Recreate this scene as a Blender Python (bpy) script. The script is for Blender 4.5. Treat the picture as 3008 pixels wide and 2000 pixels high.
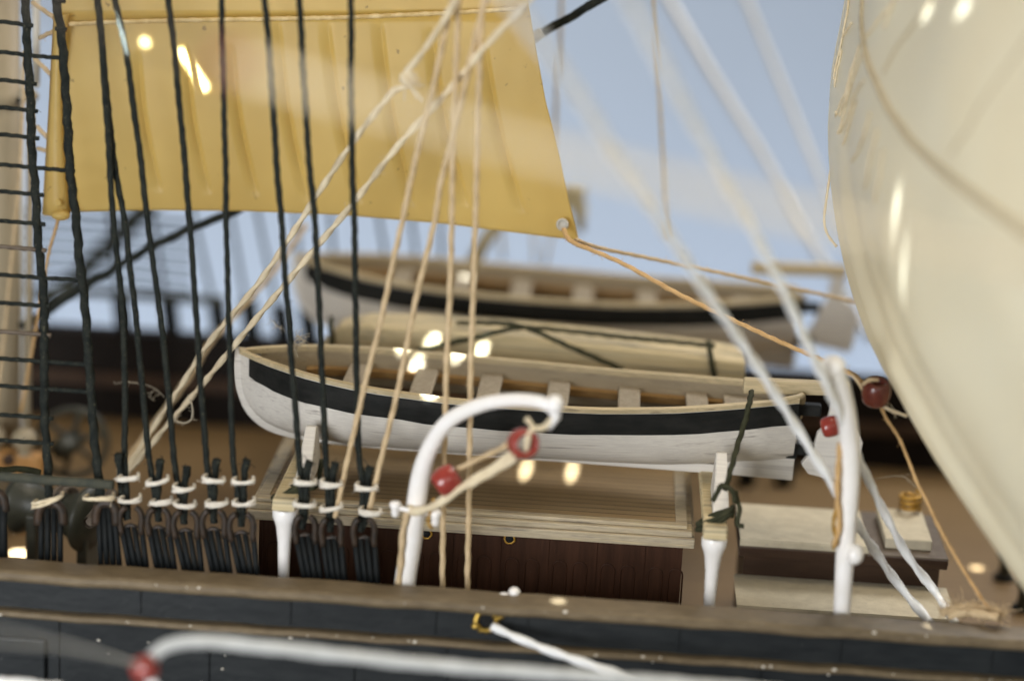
import bpy, bmesh, math, random
from math import radians as R, sin, cos, pi
from mathutils import Vector, Matrix
random.seed(7)
scene = bpy.context.scene
for o in list(bpy.data.objects):
    bpy.data.objects.remove(o, do_unlink=True)
C = scene.collection
# ------------------------------------------------------------------ camera (1 unit = 1 cm of the model)
scene.unit_settings.system = 'METRIC'
scene.unit_settings.scale_length = 0.01
CAM_H, PITCH, YAW, ROLL, FPX = 11.83, R(15), R(2.4), R(3.0), 6784.0
def cam_axes():
    f = Vector((-sin(YAW)*cos(PITCH), cos(YAW)*cos(PITCH), -sin(PITCH)))
    r0 = Vector((cos(YAW), sin(YAW), 0)); u0 = r0.cross(f)
    return cos(ROLL)*r0+sin(ROLL)*u0, cos(ROLL)*u0-sin(ROLL)*r0, f
CR, CU, CF = cam_axes()
cam = bpy.data.cameras.new('camera'); camo = bpy.data.objects.new('camera', cam); C.objects.link(camo)
m = Matrix.Identity(4)
for i in range(3):
    m[i][0], m[i][1], m[i][2] = CR[i], CU[i], -CF[i]
m[0][3], m[1][3], m[2][3] = 0, 0, CAM_H
camo.matrix_world = m
cam.sensor_fit = 'HORIZONTAL'; cam.sensor_width = 23.7; cam.lens = 23.7*FPX/3008
cam.clip_start = 0.5; cam.clip_end = 500
cam.dof.use_dof = True; cam.dof.focus_distance = 29.75
APERTURE = 0.46                                    # lens opening radius, cm
cam.dof.aperture_fstop = cam.lens*1e-3/(2*APERTURE)
cam.dof.aperture_blades = 0
scene.camera = camo
# ------------------------------------------------------------------ world and lamps
w = bpy.data.worlds.new('World'); scene.world = w; w.use_nodes = True
bg = w.node_tree.nodes['Background']; bg.inputs[0].default_value = (0.68, 0.67, 0.66, 1); bg.inputs[1].default_value = 0.15
def area(name, loc, at, size, power, col):
    l = bpy.data.lights.new(name, 'AREA'); l.shape = 'RECTANGLE'; l.size, l.size_y = size; l.energy = power; l.color = col
    o = bpy.data.objects.new(name, l); C.objects.link(o); o.location = loc
    o.rotation_euler = (Vector(at)-Vector(loc)).to_track_quat('-Z', 'Y').to_euler(); return o
area('window_lamp', (-15, -2, 6.5), (0, 28, 4), (13, 13), 9200, (0.95, 0.97, 1.0))
area('front_fill', (5, -12, 17), (0, 28, 4), (16, 12), 1500, (1.0, 0.97, 0.91))  # added fill from behind the camera, brightens the ropes and davit fronts
area('rear_fill', (13, 46, 24), (0, 34, 7), (14, 10), 5200, (1.0, 0.97, 0.94))  # added lamp, brightens the far ropes and the backs of the sails
area('ceiling_lamp', (6, 27, 48), (0, 29, 2), (20, 14), 7800, (1.0, 0.86, 0.66))
area('backdrop_lamp', (0, 54, -11), (0, 66, 1), (60, 6), 3900, (0.92, 0.95, 1.0))
def beam(name, loc, at, half_angle_deg, power, col=(.88, .95, 1.0), blend=.35):
    l = bpy.data.lights.new(name, 'SPOT'); l.spot_size = R(2*half_angle_deg); l.spot_blend = blend
    l.energy = power; l.color = col; l.shadow_soft_size = 0.05
    o = bpy.data.objects.new(name, l); C.objects.link(o); o.location = loc
    o.rotation_euler = (Vector(at)-Vector(loc)).to_track_quat('-Z', 'Y').to_euler()
vs = scene.view_settings
scene.display_settings.display_device = 'sRGB'
vs.view_transform = 'Standard'; vs.look = 'None'; vs.exposure = 0.12; vs.gamma = 1; vs.use_curve_mapping = False
scene.cycles.use_denoising = True
scene.cycles.max_bounces = 8

# ------------------------------------------------------------------ helpers
def ray(px, py):
    return CF + (px-1504)/FPX*CR - (py-1000)/FPX*CU
def P(px, py, Y):                 # point of the place seen at that photo pixel, Y cm from the camera's station
    d = ray(px, py); t = Y/d.y; return Vector((d.x*t, Y, CAM_H+d.z*t))
def PZ(px, py, Z):
    d = ray(px, py); t = (Z-CAM_H)/d.z; return Vector((d.x*t, d.y*t, Z))
def px2cm(px, p):
    d = (Vector(p)-Vector((0, 0, CAM_H))).dot(CF); return px*d/FPX
def setp(o, label=None, cat=None, group=None, kind=None):
    if label: o['label'] = label
    if cat: o['category'] = cat
    if group: o['group'] = group
    if kind: o['kind'] = kind
def thing(name, label, cat, loc, group=None):
    o = bpy.data.objects.new(name, None); o.empty_display_size = .1; C.objects.link(o); o.location = loc
    setp(o, label, cat, group); return o
def wloc(o):
    v = Vector((0, 0, 0))
    while o: v += o.location; o = o.parent
    return v
class MB:                          # collects geometry in world coordinates
    def __init__(s): s.v = []; s.f = []; s.sm = []
    def add(s, verts, faces, smooth=False):
        n = len(s.v); s.v += [Vector(q) for q in verts]; s.f += [tuple(i+n for i in f) for f in faces]; s.sm += [smooth]*len(faces)
    def box(s, x0, x1, y0, y1, z0, z1):
        s.add([(x, y, z) for x in (x0, x1) for y in (y0, y1) for z in (z0, z1)],
              [(0, 1, 3, 2), (4, 6, 7, 5), (0, 4, 5, 1), (2, 3, 7, 6), (0, 2, 6, 4), (1, 5, 7, 3)])
    def grid(s, rows, smooth=True, close_u=False, close_v=False):
        nu, nv = len(rows), len(rows[0]); vs_ = [q for r in rows for q in r]; fs = []
        for i in range(nu if close_u else nu-1):
            for j in range(nv if close_v else nv-1):
                a, b = i, (i+1) % nu; c, d = j, (j+1) % nv
                fs.append((a*nv+c, b*nv+c, b*nv+d, a*nv+d))
        s.add(vs_, fs, smooth)
    def tube(s, pts, rad, sides=10, lobes=0, pitch=.35, amp=.16, cap=True, phase=0, jit=0):
        pts = [Vector(q) for q in pts]; n = len(pts)
        rr = rad if callable(rad) else (lambda t: rad)
        t0 = (pts[1]-pts[0]).normalized(); a = t0.orthogonal().normalized(); rows = []; L = 0
        for i, p in enumerate(pts):
            t = (pts[min(i+1, n-1)]-pts[max(i-1, 0)]).normalized()
            a = (a-t*a.dot(t)).normalized(); b = t.cross(a)
            if i: L += (p-pts[i-1]).length
            r0 = rr(i/(n-1))*(1+random.uniform(-jit, jit)); row = []
            for k in range(sides):
                th = 2*pi*k/sides; r = r0
                if lobes: r *= 1+amp*cos(lobes*th-2*pi*L/pitch+phase)
                row.append(p+a*(r*cos(th))+b*(r*sin(th)))
            rows.append(row)
        s.grid(rows, True, False, True)
        if cap:
            N = len(s.v); k = sides
            s.f.append(tuple(range(N-n*k, N-n*k+k))[::-1]); s.sm.append(False)
            s.f.append(tuple(range(N-k, N))); s.sm.append(False)
    def ball(s, c, r, nu=14, nv=10, sx=1, sy=1, sz=1):
        c = Vector(c); s.grid([[c+Vector((r*sx*sin(pi*j/nv)*cos(2*pi*i/nu), r*sy*sin(pi*j/nv)*sin(2*pi*i/nu), r*sz*cos(pi*j/nv))) for j in range(nv+1)] for i in range(nu)], True, True)
    def ring(s, c, axis, Rr, r, nu=28, nv=10, wob=0):
        c = Vector(c); ax = Vector(axis).normalized(); a = ax.orthogonal().normalized(); b = ax.cross(a); rows = []
        for i in range(nu):
            t = 2*pi*i/nu; e = a*cos(t)+b*sin(t); q = Rr*(1+random.uniform(-wob, wob))
            rows.append([c+e*(q+r*cos(2*pi*j/nv))+ax*(r*sin(2*pi*j/nv)) for j in range(nv)])
        s.grid(rows, True, True, True)
    def lathe(s, base, axis, prof, n=20):
        base = Vector(base); ax = Vector(axis).normalized(); a = ax.orthogonal().normalized(); b = ax.cross(a)
        s.grid([[base+ax*h+(a*cos(2*pi*i/n)+b*sin(2*pi*i/n))*max(r, 1e-4) for h, r in prof] for i in range(n)], True, True)
    def build(s, name, mat, parent=None, bevel=0, solid=0, subd=0):
        if parent: off = wloc(parent)
        else:
            off = sum(s.v, Vector((0, 0, 0)))/len(s.v)
        me = bpy.data.meshes.new(name); me.from_pydata([q-off for q in s.v], [], s.f)
        me.polygons.foreach_set('use_smooth', s.sm); me.materials.append(mat); me.validate(); me.update()
        bm = bmesh.new(); bm.from_mesh(me); bmesh.ops.recalc_face_normals(bm, faces=bm.faces); bm.to_mesh(me); bm.free()
        o = bpy.data.objects.new(name, me); C.objects.link(o)
        if parent: o.parent = parent
        else: o.location = off
        if solid:
            d = o.modifiers.new('thickness', 'SOLIDIFY'); d.thickness = solid; d.offset = 0
        if subd:
            d = o.modifiers.new('smooth', 'SUBSURF'); d.levels = d.render_levels = subd
        if bevel:
            d = o.modifiers.new('bevel', 'BEVEL'); d.width = bevel; d.segments = 2; d.limit_method = 'ANGLE'; d.angle_limit = R(40)
        return o
def spline(pts, step=.05):         # Catmull-Rom through 3D points, resampled
    pts = [Vector(q) for q in pts]
    if len(pts) == 2: pts = [pts[0], pts[0].lerp(pts[1], .5), pts[1]]
    ext = [2*pts[0]-pts[1]]+pts+[2*pts[-1]-pts[-2]]; out = []
    for i in range(1, len(ext)-2):
        a, b, c, d = ext[i-1:i+3]; n = max(2, int((c-b).length/step))
        for k in range(n):
            t = k/n; out.append(.5*((2*b)+(c-a)*t+(2*a-5*b+4*c-d)*t*t+(3*b-a-3*c+d)*t**3))
    out.append(pts[-1]); return out
def pl(pix, Ys):                   # pixel polyline + depths at both ends (or a depth per point) -> 3D
    if len(Ys) == 2 and len(pix) != 2:
        L = [0]
        for (a, b), (c, d) in zip(pix, pix[1:]): L.append(L[-1]+math.hypot(c-a, d-b))
        Ys = [Ys[0]+(Ys[1]-Ys[0])*q/L[-1] for q in L]
    return [P(a, b, Y) for (a, b), Y in zip(pix, Ys)]
def fuzz(mb, pts, n, ln, r=.003):
    for _ in range(n):
        p = random.choice(pts); d = Vector((random.uniform(-1, 1), random.uniform(-1, 1), random.uniform(-1, 1))).normalized()
        e = Vector((random.uniform(-1, 1), random.uniform(-1, 1), random.uniform(-1, 1))).normalized()
        l = ln*random.uniform(.4, 1.3)
        mb.tube(spline([p, p+d*l*.5, p+d*l*.8+e*l*.4, p+d*l*.8+e*l*.9], .03), r, 3, cap=False)
def wobble(pts, a):
    out = []; ph = [random.uniform(0, 6) for _ in range(4)]
    for i, p in enumerate(pts):
        s = i*.05
        out.append(p+Vector((a*(sin(s*2.1+ph[0])+.6*sin(s*5.7+ph[1])), 0, a*.3*sin(s*3.3+ph[2]))))
    return out
def rope_mesh(pts, r, lobes=3, pitch=None, fz=0, fl=.12, wob=0, sides=10, amp=.15, step=.05, jit=.05):
    mb = MB(); q = spline(pts, step)
    if wob: q = wobble(q, wob)
    mb.tube(q, r, sides, lobes, pitch or r*7.5, amp, jit=jit)
    if fz: fuzz(mb, q, fz, fl)
    return mb

# ------------------------------------------------------------------ materials
def mat(name, cols, rough=.6, scale=(4, 4, 4), detail=6, bump=0, bscale=40, spec=.3, metal=0, lo=.35, hi=.65, speck=None, trans=0, coat=0, dist=0, bdist=.01):
    M = bpy.data.materials.new(name); M.use_nodes = True; nt = M.node_tree; N = nt.nodes; L = nt.links
    b = N['Principled BSDF']; out = N['Material Output']
    tc = N.new('ShaderNodeTexCoord'); mp = N.new('ShaderNodeMapping'); mp.inputs['Scale'].default_value = scale
    L.new(tc.outputs['Object'], mp.inputs[0])
    nz = N.new('ShaderNodeTexNoise'); nz.inputs['Scale'].default_value = 1; nz.inputs['Detail'].default_value = detail; nz.inputs['Roughness'].default_value = .6
    nz.inputs['Distortion'].default_value = dist
    L.new(mp.outputs[0], nz.inputs['Vector'])
    rp = N.new('ShaderNodeValToRGB'); e = rp.color_ramp.elements
    e[0].position, e[1].position = lo, hi
    cs = cols if isinstance(cols[0], (tuple, list)) else [cols, tuple(c*.85 for c in cols)]
    e[0].color = (*cs[0], 1); e[1].color = (*cs[-1], 1)
    for i, c in enumerate(cs[1:-1]):
        q = e.new(lo+(hi-lo)*(i+1)/(len(cs)-1)); q.color = (*c, 1)
    L.new(nz.outputs[0], rp.inputs[0]); col = rp.outputs[0]
    if speck:                       # (colour, scale, threshold) small specks of dust or wear
        sc, ss, th = speck
        n2 = N.new('ShaderNodeTexNoise'); n2.inputs['Scale'].default_value = ss; n2.inputs['Detail'].default_value = 3
        L.new(tc.outputs['Object'], n2.inputs['Vector'])
        r2 = N.new('ShaderNodeValToRGB'); r2.color_ramp.elements[0].position = th; r2.color_ramp.elements[1].position = th+.06
        L.new(n2.outputs[0], r2.inputs[0])
        mx = N.new('ShaderNodeMix'); mx.data_type = 'RGBA'; L.new(r2.outputs[0], mx.inputs[0]); L.new(col, mx.inputs[6]); mx.inputs[7].default_value = (*sc, 1)
        col = mx.outputs[2]
    L.new(col, b.inputs['Base Color'])
    b.inputs['Roughness'].default_value = rough; b.inputs['Specular IOR Level'].default_value = spec; b.inputs['Metallic'].default_value = metal
    if coat: b.inputs['Coat Weight'].default_value = coat; b.inputs['Coat Roughness'].default_value = .15
    if bump:
        n3 = N.new('ShaderNodeTexNoise'); n3.inputs['Scale'].default_value = bscale; n3.inputs['Detail'].default_value = 5
        L.new(tc.outputs['Object'], n3.inputs['Vector'])
        bp = N.new('ShaderNodeBump'); bp.inputs['Strength'].default_value = bump; bp.inputs['Distance'].default_value = bdist
        L.new(n3.outputs[0], bp.inputs['Height']); L.new(bp.outputs[0], b.inputs['Normal'])
    if trans:
        t = N.new('ShaderNodeBsdfTranslucent'); L.new(col, t.inputs[0])
        ms = N.new('ShaderNodeMixShader'); ms.inputs[0].default_value = trans
        L.new(b.outputs[0], ms.inputs[1]); L.new(t.outputs[0], ms.inputs[2]); L.new(ms.outputs[0], out.inputs[0])
    return M
def planks(name, ca, cb, axis, width, dark, rough=.55, bump=.3):  # planking lines along x, spacing along axis
    M = mat(name, [ca, cb], rough, (1.2, 9, 9), bump=bump, bscale=30); nt = M.node_tree; N = nt.nodes; L = nt.links
    b = N['Principled BSDF']; src = b.inputs['Base Color'].links[0].from_socket
    tc = N.new('ShaderNodeTexCoord'); sp = N.new('ShaderNodeSeparateXYZ'); L.new(tc.outputs['Object'], sp.inputs[0])
    mm = N.new('ShaderNodeMath'); mm.operation = 'MULTIPLY'; mm.inputs[1].default_value = 1/width; L.new(sp.outputs[axis], mm.inputs[0])
    fr = N.new('ShaderNodeMath'); fr.operation = 'FRACT'; L.new(mm.outputs[0], fr.inputs[0])
    rp = N.new('ShaderNodeValToRGB'); e = rp.color_ramp.elements
    e[0].position = .0; e[0].color = (1, 1, 1, 1); e[1].position = .22; e[1].color = (0, 0, 0, 1)
    L.new(fr.outputs[0], rp.inputs[0])
    mx = N.new('ShaderNodeMix'); mx.data_type = 'RGBA'; L.new(rp.outputs[0], mx.inputs[0]); L.new(src, mx.inputs[6]); mx.inputs[7].default_value = (*dark, 1)
    L.new(mx.outputs[2], b.inputs['Base Color']); return M
M = {}
M['backdrop'] = mat('backdrop paper', [(0.465, 0.558, 0.7068), (0.5208, 0.6138, 0.744)], .9, (.03, .03, .03), 2)
M['hull'] = mat('dark hull plastic', [(.013, .0155, .017), (.023, .026, .027)], .4, (2, 9, 9), bump=.35, bscale=14, speck=((.10, .10, .095), 26, .70))
M['brown'] = mat('brown painted rail', [(.125, .092, .052), (.185, .140, .082)], .5, (5, 14, 14), bump=.3, bscale=50, speck=((.30, .27, .23), 22, .70))
M['deck'] = planks('ochre deck planks', (.235, .158, .078), (.185, .122, .058), 1, .22, (.13, .078, .034), .4)
M['roof'] = planks('deckhouse roof planks', (.38, .27, .14), (.31, .215, .11), 1, .165, (.06, .036, .018), .55)
M['trim'] = mat('streaky painted trim', [(0.512, 0.419, 0.2546), (0.352, 0.2949, 0.2064), (0.48, 0.4035, 0.2752), (0.32, 0.2716, 0.1995), (0.136, 0.1164, 0.0963)], .6, (.9, 9, 18), lo=.36, hi=.68, bump=.3, bscale=30)
M['wall'] = mat('mahogany deckhouse wall', [(0.0355, 0.0162, 0.0092), (0.0549, 0.0246, 0.0139)], .45, (14, 4, 1.2), bump=.2, bscale=30, speck=((.25, .2, .15), 18, .77), spec=.12)
M['white'] = mat('white enamel', [(.92, .90, .87), (.88, .85, .80), (.90, .87, .83), (.66, .57, .45)], .28, (3, 3, 2), lo=.38, hi=.74, bump=.25, bscale=16, spec=.5)
M['boat_white'] = mat('brushed white paint', [(0.6992, 0.6654, 0.5946), (0.6072, 0.5717, 0.5147), (0.6808, 0.6467, 0.5767), (0.5704, 0.5342, 0.4791), (0.3128, 0.2812, 0.2485)], .5, (.45, 7, 16), lo=.34, hi=.72, bump=.35, bscale=22)
M['boat_black'] = mat('black painted strake', [(.012, .013, .012), (.022, .022, .02)], .5, (2, 8, 8), bump=.3, bscale=30, speck=((.10, .09, .07), 24, .76), spec=.12)
M['wood'] = mat('pale brushed gunwale', [(0.5632, 0.4524, 0.2661), (0.44, 0.3585, 0.2144), (0.528, 0.4268, 0.2587), (0.264, 0.2134, 0.1331)], .55, (1.2, 12, 12), lo=.35, hi=.74, bump=.3, bscale=30)
M['inner'] = mat('boat lining', [(0.4186, 0.3426, 0.2234), (0.3411, 0.2756, 0.1788), (0.3876, 0.3203, 0.2107), (0.186, 0.149, 0.0958)], .6, (.8, 8, 18), lo=.36, hi=.70, bump=.25, bscale=30)
M['thwart'] = mat('grainy thwart', [(0.3344, 0.2875, 0.2115), (0.2584, 0.2138, 0.1493)], .7, (14, 14, 14), bump=.5, bscale=60, speck=((.18, .13, .09), 40, .62))
M['stringer'] = mat('ochre stringer', [(0.34, 0.204, 0.0723), (0.255, 0.1445, 0.0467)], .6, (5, 20, 20), bump=.4, bscale=50)
M['bottom'] = mat('dark boat bottom boards', [(.10, .055, .028), (.05, .028, .015)], .4, (2, 14, 14), bump=.3, bscale=30)
M['cover'] = mat('pale planked cover', [(0.653, 0.5355, 0.3143), (0.5037, 0.4063, 0.227), (0.6343, 0.5263, 0.3143), (0.4477, 0.3786, 0.2357), (0.2239, 0.1939, 0.131)], .55, (.35, 5, 17), lo=.38, hi=.66, bump=.3, bscale=25)
M['black_rope'] = mat('tarred rope', [(.012, .015, .014), (.026, .029, .024)], .8, (9, 9, 9), bump=.7, bscale=60, bdist=.02, speck=((.10, .095, .06), 38, .64), spec=.12)
M['grey_rope'] = mat('greyish dark rope', [(.05, .055, .045), (.075, .075, .055)], .8, (9, 9, 9), bump=.6, bscale=50, bdist=.02, spec=.12)
M['olive_rope'] = mat('olive lashing rope', [(.030, .032, .018), (.055, .055, .03)], .8, (9, 9, 9), bump=.6, bscale=50, bdist=.02, spec=.12)
M['lanyard'] = mat('black lanyard plastic', [(.009, .011, .012), (.017, .018, .017)], .6, (6, 6, 6), bump=.2, bscale=30, spec=.12)
M['heart'] = mat('brown worn deadeye', [(.060, .038, .024), (.02, .018, .015)], .5, (8, 8, 8), bump=.3, bscale=30)
M['tan'] = mat('tan thread', [(.63, .48, .29), (.50, .37, .21)], .75, (6, 6, 6), bump=.5, bscale=70, bdist=.01)
M['orange'] = mat('orange tan thread', [(.62, .40, .18), (.50, .31, .13)], .75, (6, 6, 6), bump=.5, bscale=70)
M['cream'] = mat('cream twisted thread', [(.80, .69, .48), (.68, .56, .37)], .6, (6, 6, 6), bump=.4, bscale=70)
M['grey_white'] = mat('pale grey thread', [(.93, .93, .91), (.86, .87, .85)], .35, (5, 5, 5), bump=.15, bscale=60, spec=.8)
M['dull'] = mat('dull grey thread', [(.58, .59, .57), (.48, .49, .47)], .6, (5, 5, 5), bump=.3, bscale=60)
M['seizing'] = mat('white seizing thread', [(.82, .78, .68), (.66, .60, .50)], .7, (12, 12, 12), bump=.5, bscale=60)
M['sail'] = mat('yellow moulded sail', [(0.816, 0.6399, 0.2395), (0.7548, 0.5716, 0.1934)], .38, (.5, .5, .5), 3, bump=.04, bscale=12, spec=.4, trans=.5, speck=((.45, .32, .12), 7, .70))
M['cord'] = mat('gold seam cord', [(.80, .62, .32), (.55, .38, .15)], .6, (6, 6, 6), bump=.4, bscale=60)
M['sail2'] = mat('cream moulded sail', [(0.95, 0.8998, 0.7118), (0.9002, 0.8211, 0.6083)], .30, (.25, .25, .25), 3, bump=.22, bscale=45, spec=.5, trans=.3)
M['band'] = mat('sail reef band', [(0.624, 0.528, 0.348), (0.54, 0.456, 0.3)], .6, (5, 5, 5), bump=.3, bscale=40, trans=.1)  # shade along the sail's reef band is put into this darker tone
M['red'] = mat('glossy red bead', [(.33, .050, .035), (.25, .035, .025)], .22, (4, 4, 4), spec=.6)
M['maroon'] = mat('glossy maroon bead', [(.15, .035, .02), (.10, .022, .014)], .25, (6, 6, 6), bump=.15, bscale=18, spec=.6)
M['brass'] = mat('brass', [(.62, .42, .10), (.45, .29, .06)], .35, (8, 8, 8), bump=.3, bscale=40, metal=.9)
M['gold'] = mat('gold coil', [(.52, .30, .05), (.34, .18, .03)], .4, (20, 20, 20), bump=.5, bscale=50, metal=.4)
M['mast'] = mat('beige mast', [(.36, .30, .20), (.29, .24, .155)], .5, (5, 5, .7), bump=.15, bscale=20)
M['pole'] = mat('pale grey pole', [(.58, .56, .50), (.48, .46, .40)], .4, (6, 6, 1), bump=.1)
M['iron'] = mat('dark green iron', [(.030, .032, .022), (.055, .055, .038)], .45, (4, 4, 4), bump=.3, bscale=20, spec=.5)
M['orange_wood'] = mat('orange wood', [(.50, .27, .09), (.40, .2, .06)], .45, (3, 3, 8), bump=.2)
M['slab'] = mat('pale canvas slab', [(0.5785, 0.517, 0.3816), (0.4909, 0.4337, 0.3156)], .75, (5, 5, 5), bump=.4, bscale=45, speck=((.42, .38, .31), 26, .66))
M['cabin_dark'] = mat('dark brown cabin', [(0.0385, 0.021, 0.0126), (0.0595, 0.0329, 0.0196)], .4, (1.2, 9, 9), bump=.3, bscale=30)
M['cabin_top'] = mat('worn brown cabin top', [(0.1445, 0.1148, 0.085), (0.0935, 0.068, 0.0467)], .6, (5, 5, 5), bump=.4, bscale=40)
M['hole'] = mat('dark hole', [(.006, .006, .006), (.01, .01, .01)], .8)
M['fibre'] = mat('dust fibre', [(.45, .40, .30), (.35, .3, .22)], .8)
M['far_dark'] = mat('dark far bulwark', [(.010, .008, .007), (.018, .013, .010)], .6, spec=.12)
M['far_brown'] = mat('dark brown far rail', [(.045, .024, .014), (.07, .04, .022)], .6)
M['far_shade'] = mat('shade-toned far davit', [(.50, .42, .24), (.42, .35, .2)], .5)  # the white davit again, with its shade put into the colour

# ------------------------------------------------------------------ setting: backdrop and deck
mb = MB()
mb.box(-90, 90, 66, 66.5, -40, 60)
setp(mb.build('backdrop', M['backdrop']), kind='structure')
mb = MB(); mb.box(-16, 12, 26.45, 37.5, -.25, 0)
setp(mb.build('deck', M['deck']), kind='structure')

# ------------------------------------------------------------------ ship hull (near side, far side)
hull = thing('ship_hull', 'dark plated hull of the model ship with brown cap rails, under the shrouds and davits', 'hull', (0, 26.3, 0))
def profile(name, prof, m, x0=-16, x1=12, bev=0, n=2):
    mb = MB(); rows = [[(x0+(x1-x0)*i/n, y, z) for y, z in prof] for i in range(n+1)]
    mb.grid(rows, False, False, True)
    k = len(prof); mb.f.append(tuple(range(k))); mb.f.append(tuple(range(n*k, n*k+k))); mb.sm += [False]*2
    return mb.build(name, m, hull, bevel=bev)
profile('bulwark', [(26.17, -1.2), (26.42, -1.2), (26.44, 1.40), (26.19, 1.40), (26.185, .98)], M['hull'], bev=.01)
def rounded(yc, zc, w, h, n=6):
    pts = []
    for k in range(4):
        cx = yc+(w/2-h/2)*(1 if k in (0, 3) else -1); cz = zc
        for i in range(n+1):
            a = pi/2*k+pi/2*i/n
            pts.append((cx+h/2*cos(a), cz+h/2*sin(a)))
    return pts
mb = MB()
def railx(yc, zc, w, h):
    mb = MB(); pr = rounded(yc, zc, w, h); n = 60
    rows = [[(-16+28*i/n, y+.012*sin(i*1.7), z+.008*sin(i*2.3+1)) for y, z in pr] for i in range(n+1)]
    mb.grid(rows, True, False, True); return mb
railx(26.30, 1.465, .52, .15).build('cap_rail', M['brown'], hull)
railx(26.14, .985, .24, .085).build('rubbing_strake', M['brown'], hull)
# raised plating: seams between hull plates and a port lid
mb = MB()
for px in (170, 612, 1040, 1310, 1760, 2240, 2690):
    p = P(px, 1880, 26.15)
    mb.box(p.x-.012, p.x+.012, 26.150, 26.172, -1.2, .93)
    p = P(px+240, 1790, 26.15)
    mb.box(p.x-.008, p.x+.008, 26.165, 26.182, 1.05, 1.37)
mb.build('plate_seam', M['hull'], hull)
a = P(-160, 1855, 26.1); b = P(132, 1975, 26.1)
mb = MB(); mb.box(a.x, b.x, 26.09, 26.168, b.z-.12, a.z-.02)
mb.build('port_lid', M['hull'], hull, bevel=.02)
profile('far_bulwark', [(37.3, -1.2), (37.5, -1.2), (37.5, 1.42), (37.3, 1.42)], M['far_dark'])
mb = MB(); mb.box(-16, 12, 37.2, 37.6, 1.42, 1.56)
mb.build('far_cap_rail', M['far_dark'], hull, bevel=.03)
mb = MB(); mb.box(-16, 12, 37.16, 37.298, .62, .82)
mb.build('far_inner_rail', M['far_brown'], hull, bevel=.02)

rng = random.Random(21); mb = MB()
for _ in range(95):
    x = rng.uniform(-8, 6.5); k = rng.random(); r = rng.choice((.006, .008, .01, .014, .02))
    if k < .4: c = (x, 26.05+rng.uniform(0, .05), 1.53-rng.uniform(.02, .05))
    elif k < .7: c = (x, 26.03, 1.0+rng.uniform(-.02, .03))
    else: c = (x, 26.165, rng.uniform(.2, .9))
    mb.ball(c, r, 7, 5, sx=rng.uniform(.8, 2))
mb.build('dust_specks', M['seizing'], hull)
# ------------------------------------------------------------------ deckhouse
X0, X1, Y0, Y1 = -4.47, 1.30, 27.98, 31.05
dh = thing('deckhouse', 'mahogany deckhouse with ribbed brown roof and pale trim, under the nearer white boat', 'deckhouse', ((X0+X1)/2, Y0, 0))
mb = MB(); mb.box(X0+.14, X1-.14, Y0+.14, Y1-.14, 0, 1.78)
wall = mb.build('wall', M['wall'], dh)
mb = MB()                           # embossed arched panels and board joints
x = X0+.25; k = 0
while x < X1-.4:
    if not (-1.9 < x < -.2 and False):
        for dx in (0, .26):
            pts = [(x+dx, .05)]+[(x+dx, 1.3)]+[(x+dx+.09-.09*cos(t*pi/6), 1.3+.09*sin(t*pi/6)) for t in range(1, 6)]+[(x+dx+.18, 1.3), (x+dx+.18, .05)]
            mb.tube([(a_, Y0+.14, b_) for a_, b_ in pts], .012, 6)
    mb.box(x-.085, x-.06, Y0+.125, Y0+.145, 0, 1.7); x += .62; k += 1
mb.build('panel_moulding', M['wall'], dh)
for px, py in ((1253, 1566), (1497, 1581)):
    p = P(px, py, Y0+.12); mb = MB(); mb.ring(p, (0, 1, 0), .062, .018, wob=.08)
    po = mb.build('porthole', M['gold'], dh); mb = MB(); mb.lathe((p.x, Y0+.105, p.z), (0, 1, 0), [(0, 0), (0, .055), (.03, .055)]); mb.build('opening', M['hole'], po)
mb = MB(); mb.box(X0+.25, X1-.22, Y0+.25, Y1-.22, 1.78, 1.955)
roof = mb.build('roof', M['roof'], dh)
mb = MB()
def frame(x0, x1, y0, y1, z0, z1, wd):
    o = [(x0, y0), (x1, y0), (x1, y1), (x0, y1)]; i = [(x0+wd, y0+wd), (x1-wd, y0+wd), (x1-wd, y1-wd), (x0+wd, y1-wd)]
    v = [(a, b, z) for z in (z0, z1) for q in (o, i) for a, b in q]; f = []
    for k in range(4):
        n = (k+1) % 4
        f += [(k, n, 8+n, 8+k), (4+k, 12+k, 12+n, 4+n), (8+k, 8+n, 12+n, 12+k), (k, 4+k, 4+n, n)]
    mb.add(v, f)
frame(X0, X1, Y0, Y1, 1.72, 1.85, .26); frame(X0+.035, X1-.035, Y0+.05, Y1-.05, 1.852, 1.93, .22); frame(X0+.10, X1-.10, Y0+.12, Y1-.12, 1.932, 1.985, .15)
mb.build('roof_trim', M['trim'], roof, bevel=.015)

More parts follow.
